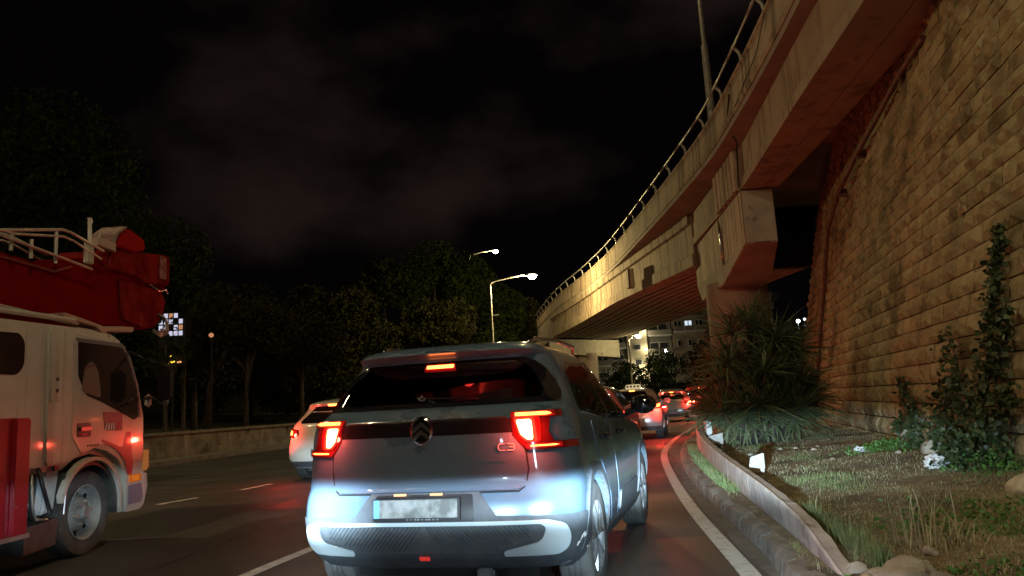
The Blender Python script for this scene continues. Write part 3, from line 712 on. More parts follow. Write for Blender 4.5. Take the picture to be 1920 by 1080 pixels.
# ---------------------------------------------------------------- the blue-grey hatchback in front
zc = [.24, .30, .34, .40, .46, .55, .62, .66, .70, .80, .90, 1.0, 1.06, 1.10, 1.13, 1.16, 1.20, 1.30, 1.38, 1.43, 1.462, 1.475, 1.49, 1.51, 1.53, 1.548, 1.562, 1.572, 1.578]
c3b = Body(4.0, 1.75, 1.58,
    [.24, .32, .42, .54, .62, .68, .72, .85, 1.0, 1.09, 1.125, 1.16, 1.30, 1.45, 1.47, 1.485, 1.51, 1.54, 1.578], [.20, .07, .015, .0, .01, .03, .055, .05, .045, .055, .12, .17, .27, .38, .35, .29, .30, .38, .85],
    [.24, .45, .70, .85, .94, 1.0, 1.06, 1.45, 1.53, 1.578], [3.92, 4.0, 3.98, 3.92, 3.70, 3.05, 2.86, 2.12, 1.8, 1.3],
    [.24, .32, .42, .55, .75, .90, 1.02, 1.10, 1.16, 1.30, 1.42, 1.48, 1.52, 1.55, 1.568, 1.578], [.80, .845, .87, .880, .872, .856, .842, .82, .79, .735, .675, .635, .585, .50, .40, .24], n=3.5, A=.40, B=.62)
C3 = thing('hatchback_car', 'blue-grey hatchback directly ahead with glowing C-shaped brake lights and chevron badge', 'car', (-.57, 4.33, 0), -R_(15.5))
body = c3b.mesh('body', blue, zc, C3)
cav = c3b.mesh('cutter', blackpl, [.92, 1.0, 1.06, 1.13, 1.2, 1.3, 1.42, 1.48, 1.52], None, shrink=.055)
rg = rounded([(-.62, 1.185), (.62, 1.185), (.665, 1.225), (.58, 1.37), (.50, 1.432), (-.50, 1.432), (-.58, 1.37), (-.665, 1.225)], .05)
sw = rounded([(.60, 1.13), (.74, 1.33), (.95, 1.40), (1.9, 1.42), (2.12, 1.37), (2.62, 1.07), (2.62, 1.03), (1.7, 1.05)], .05)
cuts = [cav, prism_cutter(rg, -.3, .62, 'xz'), prism_cutter(sw, .45, 1.1, 'yz'), prism_cutter(sw, -1.1, -.45, 'yz')]
ws = [(-.60, 1.06), (.60, 1.06), (.50, 1.43), (-.50, 1.43)]
cuts.append(prism_cutter(ws, 1.9, 3.6, 'xz'))
for yw in (.70, 3.24):
    cuts += [cyl_cutter(yw, .35, .375, .58, 1.0), cyl_cutter(yw, .35, .375, -1.0, -.58)]
boolean(body, cuts)
body.data.materials.clear(); body.data.materials.append(blue)
wr = c3b.wrap
# glass
patch('rear_window', rounded([(-.86, 1.168), (.86, 1.168), (.90, 1.21), (.82, 1.36), (.66, 1.445), (-.66, 1.445), (-.82, 1.36), (-.90, 1.21)], .06), wr, cglass, C3, .004, .004)
# printed black border of the glass
def ring_patch(name, outer, inner, surf, m, parent, off, thick):
    n = len(outer); V = []; 
    for a, b in zip(outer, inner):
        pass
for sg in (-1, 1):
    q = [(.735, 1.170), (.86, 1.170), (.885, 1.180), (.905, 1.215), (.875, 1.29), (.825, 1.365), (.76, 1.415), (.665, 1.452), (.58, 1.438), (.66, 1.405), (.72, 1.36), (.775, 1.235), (.765, 1.205)]
    patch('window_surround', [(u * sg, v) for u, v in q], wr, darkgl, C3, .006, .006, d=.04)
patch('window_surround', [(-.62, 1.425), (.62, 1.425), (.66, 1.452), (-.66, 1.452)], wr, darkgl, C3, .006, .006)
patch('window_surround', [(-.86, 1.162), (.86, 1.162), (.76, 1.192), (-.76, 1.192)], wr, darkgl, C3, .0065, .006)
for sg in (-1, 1):
    sd = lambda y, z, sg=sg: c3b.side(y, z, sg)
    for nm, q in (('side_window', rounded([(.60, 1.12), (.74, 1.335), (.95, 1.405), (1.50, 1.425), (1.50, 1.05)], .04)), ('side_window', rounded([(1.56, 1.05), (1.56, 1.427), (1.9, 1.425), (2.12, 1.375), (2.62, 1.07), (2.62, 1.035)], .04))):
        patch(nm, q, sd, sglass, C3, .002, .004, d=.08)
    patch('window_trim', [(.575, 1.115), (.71, 1.345), (.94, 1.425), (1.52, 1.448), (1.93, 1.446), (2.15, 1.39), (2.70, 1.065), (2.64, 1.055), (2.12, 1.375), (1.9, 1.428), (1.50, 1.43), (.96, 1.405), (.74, 1.335), (.605, 1.12)], sd, darkgl, C3, .004, .012, d=.05)
    patch('belt_trim', [(.60, 1.115), (1.52, 1.045), (2.62, 1.025), (2.62, 1.005), (1.5, 1.02), (.60, 1.09)], sd, darkgl, C3, .006, .012, d=.05)
    patch('pillar_trim', [(1.49, 1.045), (1.57, 1.045), (1.57, 1.43), (1.49, 1.43)], sd, darkgl, C3, .003, .012)
    # doors with seams, lower sill, handles
    for nm, q, hy in (('rear_door', rounded([(1.17, .52), (.92, .80), (.80, 1.03), (1.51, 1.03), (1.53, .33), (1.28, .33)], .04), 1.02), ('front_door', rounded([(1.55, .33), (1.53, 1.03), (2.55, 1.02), (2.70, .90), (2.68, .33)], .04), 1.78)):
        dr = patch(nm, q, sd, blue, C3, .005, .010, d=.08)
        x = c3b.side(hy + .1, .92, sg)
        m = MB(); m.tube([(x[0] + sg * .012, hy, .915), (x[0] + sg * .045, hy + .03, .918), (x[0] + sg * .045, hy + .17, .915), (x[0] + sg * .012, hy + .20, .912)], .016, 8)
        m.build('handle', blackpl, dr, smooth=True)
    patch('sill', rounded([(1.03, .24), (1.00, .345), (2.90, .345), (2.92, .24)], .02), sd, clad, C3, .022, .04, d=.1)
    patch('door_guard', rounded([(1.60, .36), (1.62, .50), (2.62, .50), (2.64, .36)], .03), sd, clad, C3, .016, .02, d=.1)
    for yw in (.70, 3.24):
        a0, a1 = (-20, 200)
        q = [(yw + .375 * math.cos(R_(a)), .35 + .375 * math.sin(R_(a))) for a in range(a0, a1 + 1, 10)]; q2 = [(yw + .435 * math.cos(R_(a)), .35 + .43 * math.sin(R_(a))) for a in range(a1, a0 - 1, -10)]
        q = [(u, max(v, .245)) for u, v in q + q2]
        patch('wheel_arch_trim', q, sd, clad, C3, .012, .03, d=.05)
    # mirror
    mr = MB(); mr.lathe([(0, -.09), (.06, -.085), (.095, -.03), (.10, .03), (.085, .07), (0, .08)], (0, 0, 0), 'Y', 20)
    mo = mr.build('door_mirror', darkgl, C3, smooth=True, autos=60); mo.scale = (1.15, .8, .82); mo.location = (sg * 1.0, 2.52, 1.10)
    MB().tube([(sg * .84, 2.56, 1.03), (sg * .93, 2.54, 1.06)], .03, 8).build('mirror_stalk', blackpl, C3)
    # wheels
    for yw in (.70, 3.24): wheel(C3, sg * .765, yw, .333, .205, sg, rimm, dustrub)
    # roof rail
    MB().tube([(sg * .50, .62, 1.54), (sg * .53, .72, 1.575), (sg * .55, 1.3, 1.595), (sg * .54, 1.9, 1.585), (sg * .51, 2.05, 1.55)], .015, 8).build('roof_rail', chrome, C3, smooth=True)
# dark inner wells and floor
MB().box((0, 2.0, .33), (1.1, 3.5, .16)).build('underbody', undermat, C3)
for yw in (.70, 3.24): MB().box((0, yw, .42), (1.14, .74, .5)).build('wheel_well', undermat, C3)
# tailgate
tg = patch('tailgate', rounded([(-.555, .69), (-.60, .80), (-.60, .905), (-.555, 1.0), (.555, 1.0), (.60, .905), (.60, .80), (.555, .69)], [.03, .03, .01, .01, .01, .01, .03, .03]), wr, blue, C3, .007, .012)
gs = [(-.561, 1.0), (-.607, .905), (-.607, .80), (-.585, .71), (-.545, .684), (0, .684), (.545, .684), (.585, .71), (.607, .80), (.607, .905), (.561, 1.0)]
MB().tube([Vector(wr(*q)) for q in densify(gs, .05)[:-22]], .0055, 5).build('gate_seam', undermat, C3)
patch('crease_panel', rounded([(-.50, .845), (.50, .845), (.40, .905), (-.40, .905)], .02), wr, blue, tg, .0105, .006)
patch('black_band', [(-.575, 1.003), (.575, 1.003), (.575, 1.082), (-.575, 1.082)], wr, darkgl, C3, .008, .012)
patch('chrome_strip', [(-.52, 1.083), (.52, 1.083), (.52, 1.090), (-.52, 1.090)], wr, chrome_d, C3, .012, .010)
# spoiler lip
# badge: oval ring with two chevrons
bg_ = MB(); n = 36; ax_, bz = .068, .083
for k in range(n):
    a = 2 * math.pi * k / n; bg_.v += [(ax_ * math.cos(a), -.022, bz * math.sin(a)), (ax_ * .87 * math.cos(a), -.030, bz * .87 * math.sin(a)), (ax_ * .84 * math.cos(a), -.016, bz * .86 * math.sin(a)), (ax_ * 1.02 * math.cos(a), .01, bz * 1.02 * math.sin(a))]
bg_.f = [(k * 4 + i, k * 4 + (i + 1) % 4, ((k + 1) % n) * 4 + (i + 1) % 4, ((k + 1) % n) * 4 + i) for k in range(n) for i in range(4)]; bg_.m = [0] * len(bg_.f)
bdg = bg_.build('badge', chrome, C3, smooth=True, autos=40); bdg.location = (0, c3b.R(1.03) - .004, 1.035)
MB().prism([(.062 * math.cos(2 * math.pi * k / 28), .077 * math.sin(2 * math.pi * k / 28)) for k in range(28)], -.013, .012, 'xz').build('badge_field', darkgl, bdg)
for dz in (.012, -.033):
    MB().prism([(-.056, dz - .032), (-.056, dz - .006), (0, dz + .042), (.056, dz - .006), (.056, dz - .032), (0, dz + .014)], -.030, -.014, 'xz').build('chevron', chrome, bdg, bevel=.003)
# model lettering C3
letm = mat('bright_lettering', (.62, .60, .60), .35)
def letter(strokes, x0, z0, w, h, name, m, parent, r=.0032):
    mb = MB()
    for st in strokes:
        mb.tube([Vector(wr(x0 + u * w, z0 + v * h)) + Vector((0, -.010, 0)) for u, v in st], r, 6)
    return mb.build(name, m, parent)
lt = thing('lettering', None, None); lt.parent = C3
letter([[(.95, 1), (.25, 1), (.05, .8), (0, .5), (.05, .2), (.25, 0), (.95, 0)]], .452, .905, .043, .036, 'letter', letm, lt)
letter([[(.05, 1), (.8, 1), (1, .85), (1, .6), (.85, .52), (.35, .52)], [(.85, .52), (1, .4), (1, .15), (.8, 0), (.05, 0)]], .503, .905, .043, .036, 'letter', letm, lt)
# tail lamps
for sg in (-1, 1):
    f = (lambda u, v, sg=sg: wr(u * sg, v))
    tl = patch('tail_lamp', [(.545, .985), (.545, 1.105), (.86, 1.108), (.86, 1.078), (.775, 1.075), (.75, 1.0), (.775, .943), (.93, .940), (.965, .938), (.965, .905), (.615, .900), (.585, .93)], f, redlens, C3, .010, .02, d=.03)
    patch('painted_glow', rounded([(.555, 1.08), (.715, 1.08), (.70, .945), (.612, .945), (.575, .98)], .015), f, glow, tl, .0125, .004, d=.03)  # glow and halo patches paint the bloom round the core
    patch('painted_halo', rounded([(.563, 1.076), (.680, 1.076), (.678, .946), (.616, .946), (.578, .985)], .016), f, glow2, tl, .0145, .004, d=.03)
    patch('lamp_core', rounded([(.574, 1.067), (.662, 1.067), (.656, .957), (.624, .957), (.588, .99)], .016), f, core, tl, .017, .004, d=.03)
    patch('painted_glow', rounded([(.55, 1.103), (.81, 1.104), (.81, 1.081), (.55, 1.080)], .006), f, glow, tl, .013, .004, d=.03)
    patch('light_bar', rounded([(.575, 1.096), (.76, 1.096), (.79, 1.091), (.76, 1.087), (.575, 1.087)], .003), f, coreb, tl, .017, .004, d=.03)
    patch('painted_glow', rounded([(.60, .938), (.82, .936), (.82, .911), (.61, .909)], .006), f, glow, tl, .013, .004, d=.03)
    patch('light_bar', rounded([(.635, .928), (.77, .928), (.80, .924), (.77, .919), (.635, .919)], .003), f, coreb, tl, .017, .004, d=.03)
    p = Vector(f(.62, 1.01)); light('brake_light', 'POINT', (p.x + sg * .03, p.y - .07, p.z), 8 if sg < 0 else 14, (1, .07, .04), .02, parent=tl)
# high brake light inside the glass
hb = patch('high_brake_light', rounded([(-.115, 1.398), (.115, 1.398), (.115, 1.420), (-.115, 1.420)], .008), wr, coreb, C3, .009, .006, d=.03)
patch('painted_glow', rounded([(-.13, 1.388), (.13, 1.388), (.125, 1.43), (-.125, 1.43)], .01), wr, glow, hb, .0068, .003, d=.03)  # dim red surround painted in place of bloom
light('brake_light', 'POINT', (.1, c3b.R(1.41) + .22, 1.33), 5, (1, .05, .035), .04, parent=hb)
# bumper
patch('bumper_cladding', [(-1.12, .285), (-1.12, .50), (-.99, .545), (-.42, .56), (-.325, .685), (.325, .685), (.42, .56), (.99, .545), (1.12, .50), (1.12, .285)], wr, clad, C3, .007, .015, d=.05)
patch('plate_recess', rounded([(-.30, .535), (.30, .535), (.29, .675), (-.29, .675)], .015), wr, blackpl, C3, .009, .01)
for sg in (-1, 1):
    patch('bumper_insert', rounded([(sg * u, v) for u, v in ((.0, .512), (.0, .532), (.70, .532), (.80, .505), (.83, .44), (.815, .375), (.76, .345), (.46, .345), (.455, .372), (.665, .42), (.69, .49), (.66, .512))], [0, 0, .02, .03, .03, .03, .02, .01, .02, .03, .02, .01]), wr, insertm, C3, .014, .02, d=.04)
dm = patch('bumper_grille', rounded([(-.64, .508), (-.655, .44), (-.44, .375), (-.44, .362), (.44, .362), (.44, .375), (.655, .44), (.64, .508)], .01), wr, diffm, C3, .0095, .012, d=.05)
rb = MB()
for k in range(26):
    for sg in (-1, 1):
        u0 = sg * (.01 + k * .0265); P = []
        for t in np.linspace(0, 1, 5):
            u, v = u0 + sg * t * .13, .505 - t * .135
            if abs(u) < .62 and not (abs(u) > .44 and v < .375 + (abs(u) - .44) * .32): P.append(Vector(wr(u, v)) + Vector((0, -.0105, 0)))
        if len(P) > 1: rb.tube(P, .0045, 5)
rb.build('grille_ribs', clad, C3)
patch('lower_lip', [(-.78, .268), (-.70, .335), (.70, .335), (.78, .268)], wr, clad, C3, .014, .02)
patch('reflector', rounded([(-.045, .325), (.005, .325), (.005, .345), (-.045, .345)], .004), wr, emitm('dim_red', (1, .06, .05), .55), C3, .018, .006)  # red glint put in as emission, the reflector is no lamp
MB().box((.33, .09, .245), (.10, .05, .05)).build('tow_eye_cover', clad, C3, bevel=.01)
# scuffs on the bumper corner
sc_ = MB(); SP = []
for k in range(16):
    u = .88 + k * .011; v = .36 + .055 * math.sin(k * .3) + random.uniform(-.015, .015); p = Vector(wr(u, v)); q = Vector(wr(u + .012, v + random.uniform(.005, .022)))
    SP += [p + Vector((.45, -.9, 0)) * .0095, q + Vector((.45, -.9, 0)) * .0095]
sc_.tube(SP, [random.uniform(.0008, .004) for _ in SP], 5)
sc_.build('scuff', whitem, C3, kind=None)
# number plate
pl = MB().box((0, 0, 0), (.52, .012, .122)).build('number_plate', blackpl, C3, bevel=.004); pl.location = (-.03, -.024, .605); pl.rotation_euler = (R_(-4), 0, 0)
MB().box((.012, -.007, .004), (.47, .006, .098)).build('plate_face', platem, pl, bevel=.002)
MB().box((-.238, -.008, .004), (.034, .0065, .098)).build('blue_band', plateb, pl)
for k in range(9):
    MB().box((-.05 + k * .022 + .002 * (k % 3), -.0075, -.054), (.013, .004, .007)).build('frame_mark', platem, pl)
for sx in (-.10, .12): MB().box((sx - .03, -.012, .684), (.07, .02, .012)).build('plate_lamp', emitm('plate_lamp', (1, .62, .35), 1.6), C3)
# wiper and crest sticker on the glass
MB().tube([Vector(wr(.02, 1.19)) + Vector((0, -.03, 0)), Vector(wr(-.02, 1.215)) + Vector((0, -.035, 0)), Vector(wr(.34, 1.205)) + Vector((0, -.03, 0))], [.012, .008, .005], 6).build('rear_wiper', blackpl, C3, smooth=True)
st = MB()
c = Vector(wr(-.075, 1.215)) + Vector((0, -.009, 0))
st.tube([c + Vector((-.028, 0, .012)), c + Vector((-.012, 0, .004)), c + Vector((0, 0, .022)), c + Vector((.012, 0, .004)), c + Vector((.028, 0, .012)), c + Vector((.014, 0, -.004)), c + Vector((-.014, 0, -.004)), c + Vector((-.028, 0, .012))], .0028, 5)
st.tube([c + Vector((.014 * math.cos(a), 0, -.012 + .013 * math.sin(a))) for a in np.linspace(math.pi, 2 * math.pi, 7)], .003, 5)
st.build('crest_sticker', whitem, C3)
# cabin
for x in (-.42, .0, .42):
    MB().box((x, .88, 1.20), (.28, .12, .20), rx=R_(-8)).build('rear_headrest', seatm, C3, smooth=True, autos=40, bevel=.03)
MB().box((0, .92, .98), (1.16, .16, .36), rx=R_(-8)).build('rear_seat_back', seatm, C3, bevel=.04)
for x in (-.36, .36):
    MB().box((x, 1.72, 1.06), (.46, .15, .50), rx=R_(-8)).build('front_seat', seatm, C3, bevel=.05)
    MB().box((x, 1.70, 1.37), (.26, .10, .17), rx=R_(-5)).build('headrest', seatl, C3, bevel=.04)
MB().box((.34, .62, 1.24), (.36, .10, .26), rx=R_(-12)).build('luggage', seatl, C3, bevel=.05)
MB().box((0, .50, 1.135), (1.18, .5, .02)).build('parcel_shelf', seatm, C3)
pb = MB(); V = []; F = []
for j in range(5):
    for i in range(9): V.append((.22 + .03 * i, .36 + .004 * noise.noise(Vector((i, j, 1))) * 4, 1.165 + .016 * j + (.006 * noise.noise(Vector((i * .8, 1, 3)))) + .004 * i))
F = [(j * 9 + i, j * 9 + i + 1, (j + 1) * 9 + i + 1, (j + 1) * 9 + i) for j in range(4) for i in range(8)]
po = pb.add(V, F + [tuple(reversed([x + 45 for x in f])) for f in F] ) if False else pb.add(V, F)
tagp(pb.build('paper_sheet', paper), 'crumpled white paper sheet on the parcel shelf behind the hatchback rear window', 'paper')
o = bpy.data.objects['paper_sheet']; o.location = C3.location; o.rotation_euler = C3.rotation_euler

# ---------------------------------------------------------------- other cars
def small_car(label, loc, rz, paint, kind='hatch', glowk=1.0, name='parked_car', scale=1.0, group=None, tail='block', lightw=14):
    sc = scale
    t = thing(name, label, 'car', loc, rz, group)
    if kind == 'suv':
        b = Body(4.4, 1.8, 1.66, [.26, .45, .60, .80, 1.0, 1.15, 1.5, 1.58, 1.66], [.12, .0, .0, .06, .06, .14, .40, .36, .9], [.26, .5, .85, 1.0, 1.1, 1.55, 1.66], [4.3, 4.38, 4.3, 4.0, 3.1, 2.3, 1.6],
                 [.26, .5, .9, 1.1, 1.3, 1.5, 1.6, 1.66], [.84, .90, .90, .87, .78, .69, .60, .35], n=3.4, A=.4); gz = (1.12, 1.52); top = 1.66
    elif kind == 'sedan':
        b = Body(4.6, 1.8, 1.46, [.22, .42, .58, .80, .97, 1.03, 1.08, 1.36, 1.42, 1.46], [.12, .0, .0, .05, .05, .20, .62, 1.25, 1.5, 1.9], [.22, .45, .75, .88, .96, 1.36, 1.46], [4.5, 4.6, 4.5, 4.2, 3.2, 2.4, 2.1],
                 [.22, .45, .8, .98, 1.1, 1.3, 1.4, 1.46], [.84, .90, .90, .86, .78, .68, .58, .34], n=3.4, A=.4); gz = (1.09, 1.36); top = 1.46
    else:
        b = Body(4.0, 1.74, 1.47, [.24, .42, .58, .70, .90, 1.02, 1.30, 1.36, 1.42, 1.47], [.12, .0, .0, .05, .10, .16, .42, .36, .5, .95], [.24, .45, .75, .88, .98, 1.36, 1.47], [3.9, 3.98, 3.9, 3.6, 2.9, 2.1, 1.6],
                 [.24, .45, .75, .96, 1.1, 1.3, 1.40, 1.47], [.82, .87, .87, .85, .78, .68, .58, .34], n=3.0, A=.46); gz = (1.03, 1.33); top = 1.47
    zs = sorted(set([b.zmin if b.zmin > .2 else .24] + list(np.linspace(.24, top - .1, 14)) + list(np.linspace(top - .1, top, 7))))
    bd = b.mesh('body', paint, zs, t)
    wb = (.78, .78 + (2.5 if kind == 'hatch' else 2.65)); r = .315 if kind != 'suv' else .345
    boolean(bd, [cyl_cutter(y, r + .01, r + .045, s0, s1) for y in wb for s0, s1 in ((.55, 1.1), (-1.1, -.55))])
    bd.data.materials.clear(); bd.data.materials.append(paint)
    MB().box((0, 2.1, .34), (1.06, 3.6, .2)).build('underbody', undermat, t)
    w2 = b.wrap; g0, g1 = gz
    patch('rear_window', rounded([(-.62, g0), (.62, g0), (.66, g0 + .05), (.52, g1), (-.52, g1), (-.66, g0 + .05)], .05), w2, dglass, t, .005, .01, d=.08)
    patch('lower_bumper', [(-.95, .25), (-.95, .36), (.95, .36), (.95, .25)], w2, clad, t, .008, .02, d=.1)
    patch('tailgate', rounded([(-.58, .56), (-.62, .80), (-.62, g0 - .05), (.62, g0 - .05), (.62, .80), (.58, .56)], .04), w2, paint, t, .005, .01, d=.08)
    npz = .52 if kind != 'sedan' else .75
    p = Vector(w2(0, npz)); q = MB().box((0, 0, 0), (.50, .012, .11)).build('number_plate', platem, t); q.location = (0, p.y - .014, npz)
    for sg in (-1, 1):
        sd = lambda y, z, sg=sg: b.side(y, z, sg)
        f = lambda u, v, sg=sg: w2(u * sg, v)
        y0 = .95 if kind != 'sedan' else 1.55
        patch('side_window', rounded([(y0 - .25, g0 + .03), (y0, g1 - .02), (2.0, g1 + .01), (2.75, g0 + .0), (y0 + .1, g0 - .01)], .05), sd, dglass, t, .005, .012, d=.12)
        tz = .80 if kind == 'hatch' else .86
        tl = patch('tail_lamp', rounded([(.56, tz + .03), (.60, tz + .12), (.98, tz + .16), (1.02, tz + .10), (.88, tz - .01), (.68, tz - .02)], .02), f, redlens, t, .009, .015, d=.05)
        if glowk > 0:
            patch('painted_glow', rounded([(.60, tz + .04), (.64, tz + .11), (.94, tz + .135), (.96, tz + .10), (.84, tz + .01), (.70, tz + .0)], .02), f, glow, tl, .012, .006, d=.05)  # emissive patch painting bloom around the lit core
            patch('lamp_core', rounded([(.74, tz + .03), (.76, tz + .10), (.93, tz + .12), (.93, tz + .09), (.84, tz + .025)], .012), f, coreb if glowk < 1 else core, tl, .016, .006, d=.05)
            p = Vector(f(.8, tz + .08)); light('brake_light', 'POINT', (p.x + sg * .08, p.y - .14, p.z), lightw, (1, .05, .03), .04, parent=tl)
        for y in wb: wheel(t, sg * (.76 if kind != 'suv' else .79), y, r, .20, sg, rimm, rubber)
        MB().box((sg * .95, 2.75, 1.05), (.2, .1, .14)).build('door_mirror', paint, t, bevel=.03)
    if glowk > 0:
        hb = patch('high_brake_light', rounded([(-.12, g1 + .005), (.12, g1 + .005), (.12, g1 + .03), (-.12, g1 + .03)], .006), w2, coreb, t, .012, .01, d=.05)
    return t
small_car('white hatchback partly hidden left of the blue-grey car, its left brake light glowing', (-3.52, 13.6, 0), -R_(14), cream, 'hatch', .8, 'hatchback_car', lightw=22)
small_car('added hatchback showing only as red glow through the windows of the blue-grey car', (1.12, 14.9, 0), -R_(15), greyp, 'hatch', 1, 'hatchback_car', lightw=60)  # added hidden car, its brake lamps put red glints on the truck door
tx = small_car('pale taxi saloon with a lit roof sign ahead of the blue-grey car on the right', (3.12, 21.4, 0), -R_(13.5), silver, 'sedan', .8, 'taxi_car', lightw=85)
sg_ = MB().box((0, 1.85, 1.52), (.50, .16, .12), taper=.86).build('roof_sign', emitm('sign_yellow', (1, .80, .42), .6), tx, bevel=.02)
for k, xx in enumerate((-.165, -.06, .05, .155)):
    MB().box((xx, 1.765, 1.52), (.065, .012, .055)).build('letter', blackpl, sg_)
small_car('silver hatchback bathed in red light, third in the right-hand queue', (6.95, 34.5, 0), -R_(19), silver, 'hatch', 1, 'hatchback_car', lightw=65)
small_car('dark saloon further ahead, only its roof and rear showing over the queue', (9.4, 47.5, 0), -R_(24), darkp, 'suv', .8, 'saloon_car', lightw=14)
small_car('red-lit estate car at the guard rail end, rightmost of the queue', (9.6, 40.5, 0), -R_(20), redp, 'suv', 1, 'estate_car', lightw=42)
small_car('light van with high red lamps at the far end of the queue by the yucca', (13.6, 54.0, 0), -R_(24), greyp, 'suv', 1, 'estate_car', lightw=14)

# ================================================================ CRANE TRUCK
TA = R_(2)
TR = thing('crane_truck', 'white cab truck carrying a red crane boom over its roof, at the left', 'truck', (-4.07, 7.2, 0), -TA)
# right side plane of the cab is local x=0, the truck lies on negative x
CW = 1.9
door_bottom = .88
prof = [(-1.75, .80), (-1.75, 1.98), (-1.55, 2.07), (-.30, 2.10), (.35, 2.09), (.56, 2.02), (.80, 1.62), (.93, 1.28), (.985, .95), (1.0, .64), (.97, .36), (.86, .30), (.62, .30), (.60, .50), (.55, .66), (.42, .80), (.25, .88), (.05, .92), (-.18, .89), (-.36, .80)]
cb = MB().prism(prof, -CW, 0, 'yz').build('cab', cabw, TR, bevel=.05, smooth=True, autos=30)
boolean(cb, [cyl_cutter(.0, .40, .46, -.42, .2), cyl_cutter(.0, .40, .46, -CW - .2, -CW + .42)])
cb.data.materials.clear(); cb.data.materials.append(cabw)
flat = lambda u, v: (0, u, v)
cabd = mat('glossy_door_paint', (.54, .50, .44), .20, col2=(.48, .44, .38), scale=2, coat=.9, bump=.0008, bscale=3)
dr = patch('door', rounded([(-.16, .93), (-.31, 1.10), (-.335, 1.97), (-.24, 2.03), (.46, 2.00), (.60, 1.90), (.80, 1.55), (.905, 1.25), (.915, .80), (.62, .80), (.42, .95), (.15, 1.0)], .03), flat, cabd, TR, .006, .012, d=.1)
dglass2 = mat('truck_glass', (.022, .015, .014), .07, coat=.4)
patch('side_window', rounded([(-.27, 1.97), (-.25, 1.64), (-.12, 1.47), (.15, 1.40), (.72, 1.22), (.80, 1.25), (.74, 1.55), (.58, 1.84), (.45, 1.96)], .03), flat, dglass2, dr, .010, .008, d=.1)
patch('window_seal', rounded([(-.305, 1.995), (-.275, 1.96), (.45, 1.965), (.59, 1.85), (.755, 1.55), (.815, 1.24), (.835, 1.25), (.79, 1.57), (.61, 1.88), (.46, 2.0)], .01), flat, blackpl, dr, .012, .008, d=.06)
# seat shape seen through the window
patch('seat_back', rounded([(-.20, 1.50), (-.16, 1.74), (-.04, 1.80), (.06, 1.70), (.12, 1.44)], .05), flat, mat('cab_seat', (.05, .035, .03), .5), dr, .0112, .002, d=.1)
hd = patch('door_handle', rounded([(-.24, 1.08), (-.24, 1.21), (-.04, 1.21), (-.03, 1.17), (-.03, 1.08)], .02), flat, blackpl, dr, .010, .02)
MB().box((.022, -.13, 1.155), (.02, .16, .035)).build('handle_grip', chrome_d, hd)
MB().box((.022, -.16, 1.105), (.012, .10, .012)).build('handle_trim', reddecal, hd)
patch('door_stripe', [(.16, 1.31), (.20, 1.135), (.245, 1.125), (.50, 1.12), (.51, 1.30)], flat, mat('dark_decal', (.05, .02, .03), .3, coat=.4), dr, .009, .004)
for k in range(6): patch('decal_bar', [(.20 + k * .045, 1.13), (.215 + k * .045, 1.20), (.235 + k * .045, 1.20), (.225 + k * .045, 1.13)], flat, whitem if k < 4 else reddecal, dr, .0115, .003)
patch('red_swoosh', rounded([(.16, 1.045), (.36, .99), (.52, .94), (.58, 1.10), (.66, 1.10), (.70, .83), (.56, .82), (.42, .93), (.28, .985), (.16, 1.02)], .01), flat, reddecal, dr, .0095, .004, d=.06)
patch('red_swoosh', rounded([(.44, .96), (.55, .84), (.62, .67), (.70, .66), (.72, .80), (.60, .95)], .01), flat, reddecal, TR, .0098, .004, d=.06)
for k, (a, b) in enumerate(((-.08, -.045), (-.03, .01), (.025, .06), (.075, .11))):
    patch('model_mark', [(a, .985), (a + .006, 1.005), (b, 1.007), (b - .006, .987)], flat, mat('grey_mark', (.12, .10, .10), .5), dr, .0095, .003)
# vertical pillar behind the door
patch('rear_pillar', rounded([(-.67, .86), (-.70, 2.02), (-.62, 2.06), (-.41, 2.05), (-.37, 1.96), (-.36, .88)], .04), flat, cabw, TR, .020, .04, d=.1)
patch('pillar_cover', rounded([(-.66, 1.40), (-.66, 2.0), (-.52, 2.02), (-.52, 1.40)], .04), flat, cabw, TR, .032, .03, d=.1)
for z in (1.50, 1.60): MB().lathe([(0, .0), (.018, .0), (.018, .008), (0, .008)], (.034, -.59, z), 'X', 10).build('bolt', blackpl, TR)
patch('rear_side_window', rounded([(-1.55, 1.62), (-1.55, 1.95), (-1.05, 1.97), (-.98, 1.90), (-.98, 1.70), (-1.06, 1.62)], .05), flat, dglass2, TR, .004, .008, d=.1)
# arch flare
V = []
q = [(.49 * math.cos(R_(a)), .40 + .49 * math.sin(R_(a))) for a in range(-10, 166, 8)]; q2 = [(.455 * math.cos(R_(a)) + .0, .40 + .455 * math.sin(R_(a))) for a in range(165, -11, -8)]
patch('wheel_arch', q + q2, flat, cabw, TR, .035, .06, d=.06)
q = [(.455 * math.cos(R_(a)), .40 + .455 * math.sin(R_(a))) for a in range(-10, 166, 8)]; q2 = [(.41 * math.cos(R_(a)) + .0, .40 + .415 * math.sin(R_(a))) for a in range(165, -11, -8)]
patch('arch_liner', q + q2, flat, deck, TR, .005, .25, d=.06)
